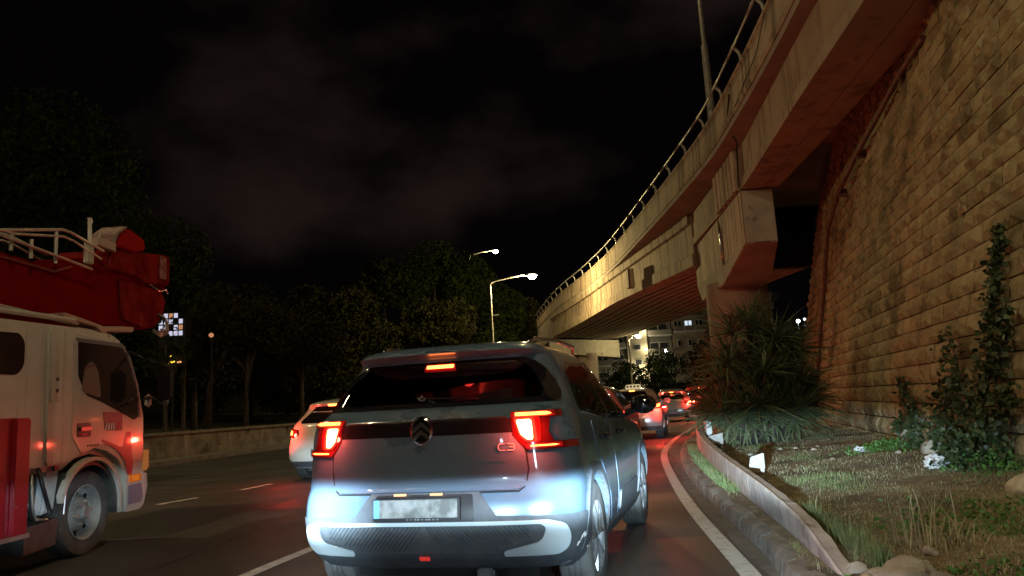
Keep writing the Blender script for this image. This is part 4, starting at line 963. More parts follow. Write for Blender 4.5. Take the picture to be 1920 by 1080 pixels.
# bumper corner with indicator and grey box
patch('bumper_corner', rounded([(.60, .30), (.585, .66), (.98, .66), (1.0, .52), (.93, .34), (.86, .30)], .02), flat, cabw, TR, .016, .03, d=.08)
patch('grey_panel', rounded([(.62, .37), (.62, .56), (.86, .565), (.90, .42), (.86, .37)], .01), flat, mat('blue_grey_panel', (.13, .17, .22), .4), TR, .024, .02)
ic = patch('indicator', rounded([(.63, .585), (.63, .665), (.86, .66), (.86, .59)], .01), flat, amberm, TR, .026, .02)
patch('indicator_core', [(.68, .60), (.68, .65), (.80, .65), (.80, .60)], flat, emitm('amber_glow', (1, .25, .03), .5), ic, .03, .004)
patch('front_indicator', rounded([(.915, .69), (.925, .88), (1.005, .90), (1.012, .72), (.96, .68)], .012), flat, emitm('amber_soft', (1, .32, .08), .28), TR, .020, .05)  # amber reflection on the lens put in as weak emission
# windscreen, front panel pieces, wiper knob
MB().prism([(.60, 1.90), (.82, 1.50), (.845, 1.52), (.625, 1.93)], -CW + .12, -.12, 'yz').build('windscreen', dglass2, TR)
MB().box((.03, .95, 1.42), (.06, .07, .14)).build('pillar_vent', cabw, TR, bevel=.02)
# mirror on its arm
mr = MB().box((.27, .86, 1.585), (.165, .07, .34)).build('mirror_housing', mat('mirror_shell', (.12, .10, .10), .35, coat=.3), TR, bevel=.05, smooth=True, autos=30)
MB().box((.27, .822, 1.585), (.13, .012, .30)).build('mirror_face', dglass2, mr)
MB().tube([(.0, .92, 1.44), (.12, .90, 1.45), (.20, .88, 1.39), (.28, .86, 1.36), (.30, .86, 1.42)], .014, 8).build('mirror_arm', chrome_d, mr, smooth=True)
MB().tube([(.30, .86, 1.76), (.14, .72, 1.84), (.0, .60, 1.93)], .014, 8).build('mirror_arm', blackpl, mr, smooth=True)
# wheels
def truck_wheel(x, y, sg):
    r = .385; w = .215
    prof = [(.25, -.09), (.34, -.108), (.375, -.10), (r, -.08), (r, -.045), (r - .01, -.042), (r - .01, -.035), (r, -.032), (r, .032), (r - .01, .035), (r - .01, .042), (r, .045), (r, .08), (.375, .10), (.34, .108), (.30, .104), (.25, .09), (.25, -.09)]
    root = MB().lathe(prof, (0, 0, 0), 'X', 48).build('wheel', dustrub, TR, smooth=True, autos=40); root.location = (x, y, r)
    MB().lathe([(.253, .10 * sg), (.243, .105 * sg), (.232, .09 * sg), (.226, .02 * sg), (.20, -.01 * sg), (.165, .0 * sg), (.15, .035 * sg), (.125, .055 * sg), (.07, .06 * sg), (.066, .10 * sg), (.05, .118 * sg), (0, .12 * sg)], (0, 0, 0), 'X', 40).build('rim', steelrim, root, smooth=True, autos=35)
    for k in range(6):
        a = k * math.pi / 3 + .2; n_ = MB().lathe([(0, .052 * sg), (.022, .052 * sg), (.022, .075 * sg), (.013, .098 * sg), (0, .10 * sg)], (0, .105 * math.cos(a), .105 * math.sin(a)), 'X', 8)
        n_.build('wheel_nut', galv, root)
    for k in range(8):
        a = k * math.pi / 4; MB().box((.006 * sg, .192 * math.cos(a), .192 * math.sin(a)), (.012, .035, .055), rx=a - math.pi / 2).build('rim_hole', undermat, root)
    return root
truck_wheel(-.14, 0, 1); truck_wheel(-CW + .14, 0, -1)
for y in (-3.4,):
    truck_wheel(-.14, y, 1); truck_wheel(-CW + .14, y, -1)
# chassis, tank, battery box, mud flap
MB().box((-CW / 2, -2.2, .62), (.85, 6.0, .18)).build('chassis', undermat, TR)
MB().box((-.95, -.9, .55), (1.3, .9, .5)).build('engine_bay', undermat, TR)
MB().box((-.30, -.62, .66), (.35, .42, .30)).build('battery_box', deck, TR, bevel=.02)
MB().prism([(-.60, .90), (-.40, .88), (-.38, .80), (-.44, .46), (-.60, .44), (-.57, .70)], -.30, -.05, 'yz').build('washer_tank', whiteplastic, TR, bevel=.02, smooth=True, autos=30)
MB().lathe([(0, 0), (.03, 0), (.03, .02), (0, .02)], (-.055, -.45, .83), 'X', 12).build('tank_cap', blackpl, TR)
MB().tube([(-.03, -.72, .88), (-.01, -.62, .60), (-.03, -.52, .45), (-.05, -.60, .40), (-.03, -.76, .44), (-.03, -.84, .62)], .018, 8).build('hose', blackpl, TR, smooth=True)
MB().tube([(-.02, -.80, .80), (-.01, -.78, .52), (-.02, -.72, .42), (-.03, -.56, .40)], .012, 8).build('hose', galv, TR, smooth=True)
MB().box((-.16, -.67, .71), (.05, .26, .34)).build('air_filter', blackpl, TR, bevel=.04, smooth=True, autos=30)
MB().prism([(-.88, .37), (-.40, .40), (-.44, .17), (-.86, .15)], -.42, -.02, 'yz').build('step_plate', deck, TR, bevel=.01)
MB().box((-.2, -.385, .50), (.38, .012, .56), rx=R_(-5)).build('mud_flap', deck, TR)
MB().tube([(.01, -.37, .66), (.012, -.40, .42)], .008, 6).build('flap_edge', chrome_d, TR)
# red body panel behind the cab
patch('body_panel', [(-3.5, .34), (-3.5, 1.27), (-.93, 1.27), (-.93, .34)], flat, redtrim, TR, .03, .06, d=.3)
MB().box((.045, -1.03, .80), (.04, .18, .93)).build('panel_post', redtrim, TR, bevel=.012)
MB().box((.045, -1.30, .80), (.015, .012, .92)).build('panel_rib', galv, TR)
MB().box((.03, -2.2, .325), (.05, 2.6, .035)).build('panel_rail', galv, TR)
# roof rack / boom rest
MB().tube([(-.15, -2.5, 2.14), (-.15, -.1, 2.19)], .025, 8).build('roof_bar', cabw, TR)
MB().tube([(-.18, -1.8, 2.24), (-.18, .0, 2.17)], .016, 8).build('roof_bar', galv, TR)
MB().prism([(-.06, 2.26), (-.02, 2.24), (.50, 2.20), (.62, 2.14), (.72, 2.17), (1.22, 2.21), (1.24, 2.27), (.95, 2.25), (.65, 2.22), (.3, 2.26), (.0, 2.29)], -.5, -.30, 'yz').build('boom_rest', mat('rest_paint', (.42, .24, .19), .5), TR, bevel=.008)
MB().box((-.4, .5, 2.14), (.14, .5, .06)).build('rest_foot', cabw, TR)
# boom
bx0, bx1 = -1.35, -.75
boom = MB().prism([(-4.5, 2.33), (-4.5, 2.88), (.2, 2.86), (1.25, 3.12), (2.1, 3.12), (2.15, 3.28), (2.78, 3.20), (2.80, 2.98), (2.62, 2.80), (2.68, 2.66), (2.52, 2.42), (2.0, 2.36), (1.0, 2.31), (-.3, 2.30)], bx0, bx1, 'yz').build('boom', truckred, TR, bevel=.02)
MB().prism([(-4.5, 2.815), (-.1, 2.80), (.45, 2.79), (.75, 2.90), (.72, 2.915), (.45, 2.815), (-.1, 2.825), (-4.5, 2.84)], bx1, bx1 + .02, 'yz').build('boom_ridge', mat('faded_red', (.24, .03, .03), .6, spec=.1), TR)
MB().prism([(1.35, 2.98), (1.42, 3.24), (1.9, 3.32), (2.78, 3.44), (2.84, 3.40), (2.84, 3.02), (2.60, 2.99), (2.2, 2.94), (1.9, 3.0)], bx0 - .03, bx1 + .045, 'yz').build('boom_head', truckredd, TR, bevel=.03, smooth=True, autos=30)
MB().prism([(1.72, 2.42), (1.62, 2.95), (2.15, 2.93), (2.62, 2.97), (2.78, 2.80), (2.72, 2.60), (2.52, 2.42), (2.2, 2.36)], bx0 - .01, bx1 + .03, 'yz').build('boom_tip', truckredd, TR, bevel=.03, smooth=True, autos=30)
MB().prism([(1.48, 3.30), (1.56, 3.44), (1.78, 3.58), (2.13, 3.52), (2.17, 3.38), (1.9, 3.30)], bx1 - .24, bx1 + .06, 'yz').build('lamp_box', mat('bright_red_box', (.36, .018, .015), .55, spec=.0), TR, bevel=.02)
MB().prism([(1.42, 3.30), (1.50, 3.46), (1.70, 3.592), (1.735, 3.585), (1.545, 3.45), (1.47, 3.30)], bx1 - .25, bx1 + .065, 'yz').build('box_cover', mat('faded_pink', (.34, .24, .21), .7, col2=(.22, .14, .12), scale=14, spec=.1), TR, bevel=.01)
MB().box((bx1 + .03, 1.30, 3.27), (.10, .34, .11)).build('control_box', mat('pinkish_metal', (.40, .31, .27), .6), TR, bevel=.01)
MB().tube([(bx1 + .07, 1.14, 3.31), (bx1 + .07, 1.16, 3.37), (bx1 + .07, 1.42, 3.41), (bx1 + .07, 1.44, 3.33)], .010, 6).build('handle', galv, TR)
for k in range(4):
    MB().tube([(bx1 + .05, 2.50 + .05 * k, 2.60), (bx1 + .07, 2.66 + .03 * k, 2.56 - .02 * k), (bx1 + .08, 2.68 + .02 * k, 2.46 - .03 * k), (bx1 + .06, 2.55 + .01 * k, 2.36 - .02 * k), (bx1 + .04, 2.42, 2.38 - .01 * k)], .010, 6).build('hose', galv, TR, smooth=True)
MB().tube([(bx1 + .06, 2.30, 2.95), (bx1 + .07, 2.5, 2.90), (bx1 + .07, 2.68, 2.95), (bx1 + .06, 2.74, 2.90)], .012, 6).build('hose', chrome, TR, smooth=True)
# bolts and plates on the boom
MB().box((bx1 + .055, 2.62, 3.23), (.012, .16, .30)).build('worn_plate', mat('worn_plate', (.33, .16, .15), .7, col2=(.16, .03, .03), scale=12, spec=.1), TR)
# walkway rails on top of the boom
for x in (bx1 + .11, bx0 + .05):
    MB().tube([(x, -4.4, 2.95), (x, -.5, 3.02), (x, .42, 3.24), (x, .56, 3.24), (x, 1.15, 3.16)], .017, 8).build('boom_rail', galv, TR, smooth=True)
    MB().tube([(x, -4.4, 2.98), (x, -.3, 3.03), (x, .44, 3.17), (x, .60, 3.16), (x, 1.12, 3.06)], .014, 8).build('boom_rail', galv, TR, smooth=True)
    for y, a, b in ((.32, 2.86, 3.20), (-.33, 2.86, 3.02), (-.05, 2.84, 3.03), (-1.4, 2.86, 2.99)): MB().tube([(x, y, a), (x, y, b)], .018, 6).build('rail_post', galv, TR)
    MB().tube([(x + .03, -.6, 2.97), (x + .03, .3, 2.93), (x + .03, .9, 2.90)], .015, 6).build('ladder_rail', galv, TR)
MB().box((bx1 + .08, .93, 3.10), (.07, .10, .26)).build('post_bracket', galv, TR, bevel=.01)
MB().tube([(bx1 + .12, .88, 3.2), (bx1 + .12, .86, 3.48)], .022, 8).build('whip_post', whitem, TR)
MB().tube([(bx1 + .12, .88 + .03 * math.cos(a), 3.45 + .03 * math.sin(a)) for a in np.linspace(-1.4, 1.4, 7)], .008, 6).build('loop', whitem, TR)

# ================================================================ TREES
def leaf_cloud(centers, n, size, seed, flat=.9, droop=0):
    r = np.random.default_rng(seed); cs = np.array([c[:3] for c in centers], float); rs = np.array([c[3] for c in centers], float)
    k = r.choice(len(cs), n, p=rs ** 2 / (rs ** 2).sum())
    d = r.normal(size=(n, 3)); d /= np.linalg.norm(d, axis=1)[:, None]
    # sub-clumps: bend the directions towards random clump axes so the surface breaks up
    rad = rs[k] * (1 - np.abs(r.normal(0, .22, n)).clip(0, .9))
    P = cs[k] + d * rad[:, None] * np.array([1, 1, flat])
    q = P * .9; w = np.sin(q[:, 0] * 1.9 + 3 * np.sin(q[:, 2] * 1.3)) * np.sin(q[:, 1] * 1.7 + 2 * np.sin(q[:, 0])) * np.sin(q[:, 2] * 2.1 + 1.3)
    keep = w > -.18 + r.normal(0, .12, n); P = P[keep]; n = len(P)
    a = r.normal(size=(n, 3)); a /= np.linalg.norm(a, axis=1)[:, None]; b = np.cross(a, r.normal(size=(n, 3))); b /= np.linalg.norm(b, axis=1)[:, None]
    s = size * r.uniform(.6, 1.4, n)[:, None]; a = a * s; b = b * s * .45
    V = np.stack([P - a, P + b, P + a, P - b], 1).reshape(-1, 3); F = np.arange(4 * n).reshape(-1, 4)
    return V, F
def tree(name, label, base, h, r, n, size, seed, m=None, group='trees beyond the left wall', trunk_r=.16, lean=.0, blobs=9, cat='tree', low=.35):
    rr = random.Random(seed); t = thing(name, label, cat, base, group=group); m = m or leafd
    top = Vector((lean * h, 0, h * .72)); P = [Vector((0, 0, -.6)), Vector((lean * h * .2, 0, h * .25)), Vector((lean * h * .6, .1, h * .5)), top]
    MB().tube(P, [trunk_r * 1.15, trunk_r * .85, trunk_r * .6, trunk_r * .3], 9).build('trunk', barkm, t, smooth=True)
    cen = []
    for i in range(blobs):
        a = 2 * math.pi * i / blobs + rr.uniform(-.4, .4); q = rr.uniform(.25, .68) * r; z = h * low + (h - h * low) * rr.uniform(.12, .82)
        cen.append((lean * h * .6 + q * math.cos(a), q * math.sin(a), z, r * rr.uniform(.34, .52)))
    cen.append((lean * h * .6, 0, h - r * .42, r * .46))
    lb = MB()
    for c in cen[:6]: lb.tube([P[1].lerp(P[2], rr.random()), (Vector(c[:3]) + P[2]) / 2 + Vector((0, 0, -.3)), Vector(c[:3])], [trunk_r * .45, trunk_r * .3, trunk_r * .1], 6)
    lb.build('limbs', barkm, t, smooth=True)
    V, F = leaf_cloud(cen, int(n * 1.7), size * .72, seed); o = mesh_np('crown', V, F, m, t)
    return t
tree('broad_tree', 'huge dark broad tree filling the left edge above the crane truck', (-26.2, 35, 1), 15.5, 9.3, 26000, .22, 11, blobs=14, trunk_r=.4, low=.2)
tree('broad_tree', 'tall dark tree whose rounded side drops away right of the crane truck boom', (-20.2, 36, 1), 12.5, 6.2, 15000, .20, 12, blobs=11, trunk_r=.28, low=.18)
tree('bushy_tree', 'low dim tree right of the truck mirror, behind the low wall', (-17.2, 40, 1), 7.4, 3.8, 7000, .18, 13, leafb, low=.25)
tree('bushy_tree', 'small dim tree with a pale slanting trunk behind the low wall', (-12.6, 30.4, 1), 5.2, 2.6, 4500, .14, 14, leafb, lean=.10, trunk_r=.13, low=.5)
tree('bushy_tree', 'small dim tree with a straight thin trunk, middle one behind the low wall', (-11.2, 31, 1), 5.0, 2.3, 4500, .14, 15, leafb, lean=.02, trunk_r=.10, low=.55)
tree('bushy_tree', 'thin-stemmed tree just left of the white hatchback roof', (-9.8, 34.2, 1), 5.0, 2.5, 4500, .14, 16, leafb, trunk_r=.09, low=.5)
tree('bushy_tree', 'rounded olive tree glimpsed over the white hatchback', (-13.8, 50, .8), 9.3, 4.0, 8000, .20, 17, leafb, low=.15)
tree('bushy_tree', 'reddish-lit rounded tree left of the blue-grey car roof', (-10.9, 52, .8), 9.0, 3.9, 8000, .20, 18, leafb, low=.12)
tree('bushy_tree', 'dim tree left of the tallest crown behind the blue-grey car', (-10.6, 61, .6), 13.4, 4.4, 9000, .22, 19, leafb, low=.15)
tree('leafy_tree', 'tallest tree of the middle row, its crown reaching the upper street lamp', (-6.3, 60, .6), 14.4, 5.0, 14000, .22, 20, leafd, low=.12)
tree('leafy_tree', 'leafy tree directly behind the bright street lamp pole', (-3.2, 60.5, .6), 12.6, 4.4, 12000, .22, 21, leafd, low=.10)
tree('leafy_tree', 'low dark tree behind the blue-grey car roof, under the taller crowns', (-6.0, 56, .6), 8.6, 4.2, 9000, .2, 22, leafb, low=.08)
tree('leafy_tree', 'dark tree right of the bright lamp pole beneath the end of the overpass', (.8, 78, .6), 12.0, 5.0, 9000, .24, 23, leafb, low=.08)
tree('leafy_tree', 'dark spreading tree further off between the left tree masses', (-22, 62, 1), 10.5, 6.5, 10000, .26, 24, leafb, low=.12)
# shrubs and trees beyond the queue, under the overpass
for i, (x, y, h, r, lab) in enumerate(((13.5, 70, 5.6, 3.3, 'dark bushy tree behind the thin lamp pole under the overpass'), (18.5, 72, 6.8, 3.8, 'dark round tree below the sand-coloured apartments'), (9.8, 70, 4.8, 2.6, 'low bushy tree over the taxi roof'),
        (22.5, 66, 6.4, 3.8, 'dark tree between the apartments and the spiky yucca'), (16.0, 58, 4.2, 2.7, 'low lit shrub tree over the red-lit cars'), (20.5, 56, 4.6, 2.8, 'low shrub tree nearest the yucca on its left'), (27, 60, 8.2, 5.0, 'leafy tree seen past the round column, right of the yucca top'))):
    tree('bushy_tree', lab, (x, y, 0), h, r, 5000, .17, 40 + i, leafb if i % 2 else leafd, group='trees under the overpass', low=.05, trunk_r=.14)

# ================================================================ APARTMENTS ON THE FAR HILL
def apartment(label, x, y, z0, w, h, dpt, floors, cols, wallm, lit=(), balc=(), rz=0, tower=None):
    t = thing('apartment_building', label, 'building', (x, y, z0), rz, 'apartment blocks on the far hill')
    MB().box((w / 2, dpt / 2, h / 2 - 1), (w, dpt, h + 2)).build('wall', wallm, t)
    MB().box((w / 2, dpt / 2 - .15, h + .12), (w + .3, dpt + .2, .24)).build('roof_slab', bldwall[0], t)
    fh = h / floors; cw = w / cols
    for f in range(floors):
        for c in range(cols):
            cx = cw * (c + .5); cz = fh * (f + .5); k = f * cols + c
            bal = k in balc; ww = cw * (.72 if bal else .34); wh = fh * (.62 if bal else .38)
            wn = MB().box((cx, -.02, cz), (ww, .12, wh)).build('window', frame_w, t)
            g = winwarm if lit and k in lit and k % 2 == 0 else wincool if k in lit else shutter
            np_ = 2 if bal else 1
            for p in range(np_): MB().box((cx - ww / 2 + ww * (p + .5) / np_, -.09, cz), (ww / np_ - .14, .04, wh - .14)).build('pane', g, wn)
            if bal:
                b = MB().box((cx, -.55, cz - fh * .34), (cw * .94, 1.1, .16)).build('balcony', frame_w, t)
                MB().box((cx, -1.08, cz - fh * .34 + .42), (cw * .94, .06, .72)).build('parapet', wallm, b)
    return t
apartment('grey apartment block with white balcony edges, left of the thin lamp pole', 11.3, 108, 3.2, 4.6, 7.2, 8, 3, 2, bldwall[1], lit=(), balc=(0, 1, 2, 3, 4, 5))
apartment('narrow yellow-lit stair tower of the apartments right behind the thin lamp pole', 16.0, 107, 3.0, 2.9, 8.6, 8, 4, 1, bldwall[0], lit=(), balc=())
apartment('grey apartment block with dark balconies right of the lit stair tower', 19.0, 108.5, 4.2, 3.7, 8.0, 8, 3, 1, bldwall[1], lit=(), balc=(0, 1, 2))
apartment('sand-coloured block with a row of narrow windows and dark top storey', 22.9, 108, 5.0, 4.6, 7.4, 8, 3, 3, bldwall[2], lit=(7,), balc=(6, 7, 8))
apartment('cream apartment block with a bright blue-white window beside the yucca', 27.6, 109, 6.2, 5.2, 8.6, 9, 3, 2, bldwall[0], lit=(3, 4), balc=(3, 1))
apartment('pale apartment block just left of the round bridge column', 33.0, 112, 7.5, 6.0, 8.2, 9, 3, 2, bldwall[0], lit=(), balc=(4, 5))
for i, (x, z) in enumerate(((16.4, 5.4), (18.5, 5.4), (17.4, 4.4), (18.6, 8.0), (18.5, 10.6))):
    w_ = thing('wall_lamp', ('small bright lamp on the far stair tower, ' + ('left of its foot', 'right of its foot', 'lowest on it', 'midway up its right edge', 'near its top right')[i]), 'lamp', (x, 106.8, z), group='wall lamps on the stair tower')
    MB().lathe([(0, -.1), (.13, -.08), (.16, 0), (.10, .08), (0, .1)], (0, 0, 0), 'Z', 10).build('globe', emitm('tower_lamp', (1, .86, .5), 9), w_)
    MB().box((0, .13, .1), (.05, .2, .05)).build('bracket', galv, w_)
    light('lamp_light', 'POINT', (0, -.5, 0), 110, (1, .85, .5), .1, parent=w_)
def globe_lamp(label, loc, r, col, s, pw):
    w_ = thing('area_lamp', label, 'lamp', loc, group='small distant lamps')
    MB().lathe([(0, -r), (r * .8, -r * .6), (r, 0), (r * .8, r * .6), (0, r)], (0, 0, 0), 'Z', 12).build('globe', emitm('distant_lamp_%d' % int(s * 10 + col[2] * 100), col, s), w_)
    MB().tube([(0, .05, -r * .8), (0, .05, -loc[2] + 1.2)], .03, 6).build('pole', undermat, w_)
    if pw: light('lamp_light', 'POINT', (0, -r * 1.4, 0), pw, col, r, parent=w_)
globe_lamp('white lamp shining above the trees left of the sand-coloured block', (19.7, 98, 7.1), .22, (.9, .95, 1), 12, 80)
globe_lamp('white light cluster shining right of the bridge column over the yucca', (25.9, 68, 7.3), .17, (.85, .93, 1), 14, 500)
globe_lamp('small white light right of the light cluster past the bridge column', (26.7, 68.5, 7.5), .10, (.85, .93, 1), 8, 0)
globe_lamp('dim orange lamp among the trees right of the crane truck', (-11.10, 27.2, 4.3), .09, (1, .42, .2), .55, 0)

# lit building glimpsed through foliage above the truck mirror
lb = thing('lit_building_front', 'patch of white lit facade glimpsed through leaves above the truck mirror', 'building', (-13.0, 27.3, 4.02))
lb.scale = (.44, .44, .44)
MB().box((0.9, .6, .9), (2.3, 1.0, 2.3)).build('wall', undermat, lb)
MB().box((.2, .6, -4.9), (.25, .25, 9.3)).build('support', barkm, lb)
MB().box((1.7, .6, -4.9), (.25, .25, 9.3)).build('support', barkm, lb)
for i in range(5):
    for j in range(4):
        if (i * 3 + j * 5) % 4 == 3: continue
        MB().box((-.05 + .42 * i, .06, 1.0 + .5 * j), (.30, .06, .38)).build('window', emitm('facade_lilac', (.80, .78, 1), .75) if (i + j) % 5 else emitm('facade_orange', (1, .45, .2), .5), lb)
ns = thing('neon_sign', 'yellow neon sign of looping shapes glowing just above the truck mirror', 'sign', (-12.42, 26.95, 3.42))
ns.scale = (.40, .40, .40)
MB().tube([(.55 * math.cos(a) * .35, 0, .28 + .22 * math.sin(a)) for a in np.linspace(2.6, -1.6, 10)], .055, 8).build('tube', emitm('neon_yellow', (1, .62, .06), 2.2), ns)
MB().tube([(-.75, 0, -.22), (-.3, 0, -.20), (.0, 0, -.12), (.25, 0, -.08)], .07, 8).build('tube', MATS['neon_yellow'], ns)
MB().tube([(.5, 0, -.16), (.85, 0, -.13)], .07, 8).build('tube', emitm('neon_peach', (1, .42, .16), 1.2), ns)
MB().box((0, .2, .0), (2.0, .1, .9)).build('back_board', undermat, ns)
MB().box((0, .25, -3.6), (.12, .12, 7)).build('pole', undermat, ns)
# foliage in front of the lit facade
tree('bushy_tree', 'sparse twiggy tree screening the lit facade above the truck mirror', (-12.3, 26.2, .8), 4.3, 1.25, 330, .13, 77, leafd, low=.45, trunk_r=.05)

# ================================================================ ROADSIDE BARRIER, STONES, LITTER
gb = thing('crash_barrier', 'low whitewashed crash barrier curving along the right kerb, tinted red', 'barrier')
BX = spline([(1.72, 4.3), (1.785, 4.8), (1.86, 5.3), (2.06, 6.7), (2.50, 9.7), (3.10, 13.2), (3.95, 17), (4.45, 19.0)])[0]
BT = pchip([4.3, 4.75, 5.3, 6.7, 9.7, 13.2, 16.5, 18.3, 19.0], [.10, .20, .28, .34, .385, .45, .54, .62, .66])
BB = pchip([4.3, 5.3, 14, 17, 19], [.02, .10, .14, .26, .36])
y = 4.3
while y < 18.95:
    y2 = min(y + 1.55, 19.0); V = []; F = []; n = 8
    for q in np.linspace(y + .004, y2 - .004, n + 1):
        x = BX(q); t, b = BT(q), BB(q); j = .008 * noise.noise(Vector((q * 5, 0, 0))); h = t - b; wv = .035 if q > 13 else .012
        V += [(x + .015, q, b), (x - wv + .012, q, b + h * .25), (x + .004, q, b + h * .5), (x - wv + .010, q, b + h * .8), (x + j * .5, q, t), (x + .016 + j * .5, q, t + .012), (x + .03 + j, q, t - .002 + j), (x + .115 + j, q, t - .012 + j * 2), (x + .13, q, b)]
    for i in range(n):
        for k in range(9): F.append((i * 9 + k, i * 9 + (k + 1) % 9, (i + 1) * 9 + (k + 1) % 9, (i + 1) * 9 + k))
    F += [tuple(range(9)), tuple(n * 9 + q for q in reversed(range(9)))]
    MB().add(V, F).build('barrier_beam', railm, gb, smooth=True, autos=22)
    y = y2
for q in (14.5, 16.2, 17.9): MB().box((BX(q) + .22, q, .34), (.10, .12, .62)).build('post', whitem, gb, bevel=.01)
MB().tube([(BX(18.9), 18.95, .60), (BX(19) - .10, 19.25, .66), (BX(19) - .12, 19.35, .82), (BX(19) + .02, 19.2, .92)], [.07, .06, .05, .03], 10).build('end_curl', railm, gb, smooth=True)
for (x, y, w_, h_, lab) in ((3.42, 13.4, .26, .17, 'white marker plate behind the crash barrier near the yucca'), (2.66, 8.7, .17, .15, 'white marker plate behind the middle of the crash barrier')):
    mk = thing('marker_plate', lab, 'marker', (x, y, vz(x, y)), -.2)
    MB().prism([(-w_ / 2, .16), (-w_ / 2 + .02, .16 + h_ * .72), (w_ / 2, .16 + h_), (w_ / 2, .13)], -.02, .02, 'xz').build('plate', mat('dusty_white_plate', (.42, .42, .39), .8, col2=(.3, .3, .27), scale=14), mk, bevel=.006)
    MB().box((w_ / 2 - .03, .01, .07), (.035, .03, .22)).build('post', galv, mk)
def rock(name, label, c, d, m, seed, rz=0, sub=3):
    bm = bmesh.new(); bmesh.ops.create_icosphere(bm, subdivisions=sub, radius=1)
    for v in bm.verts:
        n_ = noise.noise(v.co * 1.1 + Vector((seed, 0, 0))) * .35 + noise.noise(v.co * 2.7 + Vector((0, seed, 0))) * .16 + noise.noise(v.co * 7 + Vector((0, 0, seed))) * .04
        v.co *= 1 + n_
        v.co = Vector((v.co.x * d[0], v.co.y * d[1], max(v.co.z, -.5) * d[2]))
    me = bpy.data.meshes.new(name); bm.to_mesh(me); bm.free(); me.materials.append(m)
    me.polygons.foreach_set('use_smooth', [True] * len(me.polygons)); me.set_sharp_from_angle(angle=R_(32))
    o = bpy.data.objects.new(name, me); C.objects.link(o); o.location = c; o.rotation_euler = (0, 0, rz); return tagp(o, label, 'rock')
rock('boulder', 'large flat-topped pale boulder at the near end of the crash barrier', (1.93, 3.98, .15), (.20, .17, .125), rockm, 3.1, .3, 4)
rock('boulder', 'small yellowish stone in the weeds below the large boulder', (1.68, 3.92, .15), (.045, .05, .07), rockw, 8.2)
for (x, y, d, lab) in ((1.86, 4.42, .06, 'grey rubble stone touching the near tip of the crash barrier'), (2.12, 4.22, .07, 'angular grey stone just right of the barrier tip'), (1.80, 4.12, .045, 'small grey stone between the kerb and the large boulder'), (2.32, 4.5, .05, 'pale stone half hidden at the foot of the dry reeds')):
    rock('rubble_stone', lab, (x, y, vz(x, y) + .01), (d, d * .8, d * .7), rockm, x * 9, x * 5, 2)
rock('boulder', 'rounded yellow rock at the right edge of the picture in the grass', (3.95, 6.0, .27), (.20, .17, .13), rockw, 5.5)
rock('boulder', 'pale rubble stone at the foot of the wall beside the big vine', (5.05, 9.2, .33), (.20, .18, .17), rockm, 6.6)
rock('boulder', 'rough grey stone between the small vine and the big vine', (5.55, 10.6, .36), (.24, .24, .32), rockm, 7.7)
for i in range(9):
    x = random.uniform(3.2, 4.9); y = random.uniform(9.0, 12.5)
    o = rock('pebble', 'small pale pebble lying on the dry verge below the wall', (x, y, vz(x, y) + .01), (.04, .04, .025), rockm, 10 + i, i, 2); o['group'] = 'pebbles on the verge'
def bag(label, c, s, seed):
    bm = bmesh.new(); bmesh.ops.create_icosphere(bm, subdivisions=3, radius=1)
    for v in bm.verts:
        n_ = abs(noise.noise(v.co * 2.1 + Vector((seed, 0, 0)))) * .7 + abs(noise.noise(v.co * 5 + Vector((seed, 2, 0)))) * .35
        v.co *= .6 + n_; v.co = Vector((v.co.x * s, v.co.y * s * .8, (v.co.z + .4) * s * .75))
    me = bpy.data.meshes.new('plastic_bag'); bm.to_mesh(me); bm.free(); me.materials.append(bagm)
    o = bpy.data.objects.new('plastic_bag', me); C.objects.link(o); o.location = c; tagp(o, label, 'litter')
bag('crumpled white plastic bag on the grass before the big vine', (4.28, 7.95, vz(4.28, 7.95)), .13, 1.3)
bag('small white litter scrap beside the bright green weeds by the wall', (4.72, 10.7, vz(4.72, 10.7)), .085, 4.3)

# ================================================================ GRASS AND PLANTS
def blades(name, n, region, hgt, wdt, m, seed, lean=.5, kind='stuff', label=None, cat=None, flat=1.0):
    r = np.random.default_rng(seed); V = []; pts = []
    tries = 0
    while len(pts) < n and tries < n * 8:
        tries += 1; p = region(r)
        if p is None: continue
        pts.append(p)
    P = np.array(pts); n = len(P); a = r.uniform(0, 2 * math.pi, n); h = hgt * r.uniform(.4, 1.3, n); w = wdt * r.uniform(.7, 1.3, n)
    ln = lean * r.uniform(.2, 1.4, n) * h; d = np.stack([np.cos(a), np.sin(a), 0 * a], 1); s = np.stack([-np.sin(a), np.cos(a), 0 * a], 1)
    up = np.array([0, 0, 1]); hz = (h * h - np.minimum(ln, h * .98) ** 2) ** .5 * flat
    b0 = P - s * w[:, None]; b1 = P + s * w[:, None]; mid = P + d * ln[:, None] * .35 + up * (hz * .6)[:, None]
    m0 = mid - s * w[:, None] * .7; m1 = mid + s * w[:, None] * .7; tip = P + d * ln[:, None] + up * hz[:, None]
    V = np.stack([b0, b1, m1, m0, tip], 1).reshape(-1, 3); i = np.arange(n)[:, None] * 5
    F = np.concatenate([i + np.array([[0, 1, 2]]), i + np.array([[0, 2, 3]]), i + np.array([[3, 2, 4]])])
    o = mesh_np(name, V, F, m, kind=kind)
    tagp(o, label, cat); return o
def verge_pt(r, y0=2.6, y1=19, power=1.6):
    y = y0 + (y1 - y0) * r.random() ** power; a = Rk(y) + .14; b = wallx(y) + .1; x = a + (b - a) * r.random()
    return x, y
def reg_straw(r):
    x, y = verge_pt(r)
    if noise.noise(Vector((x * 1.3, y * 1.3, 7))) < -.18 + r.normal(0, .1): return None
    if BX(min(max(y, 4.3), 19)) - .02 < x < BX(min(max(y, 4.3), 19)) + .18 and y > 4.3: return None
    return x, y, vz(x, y) - .005
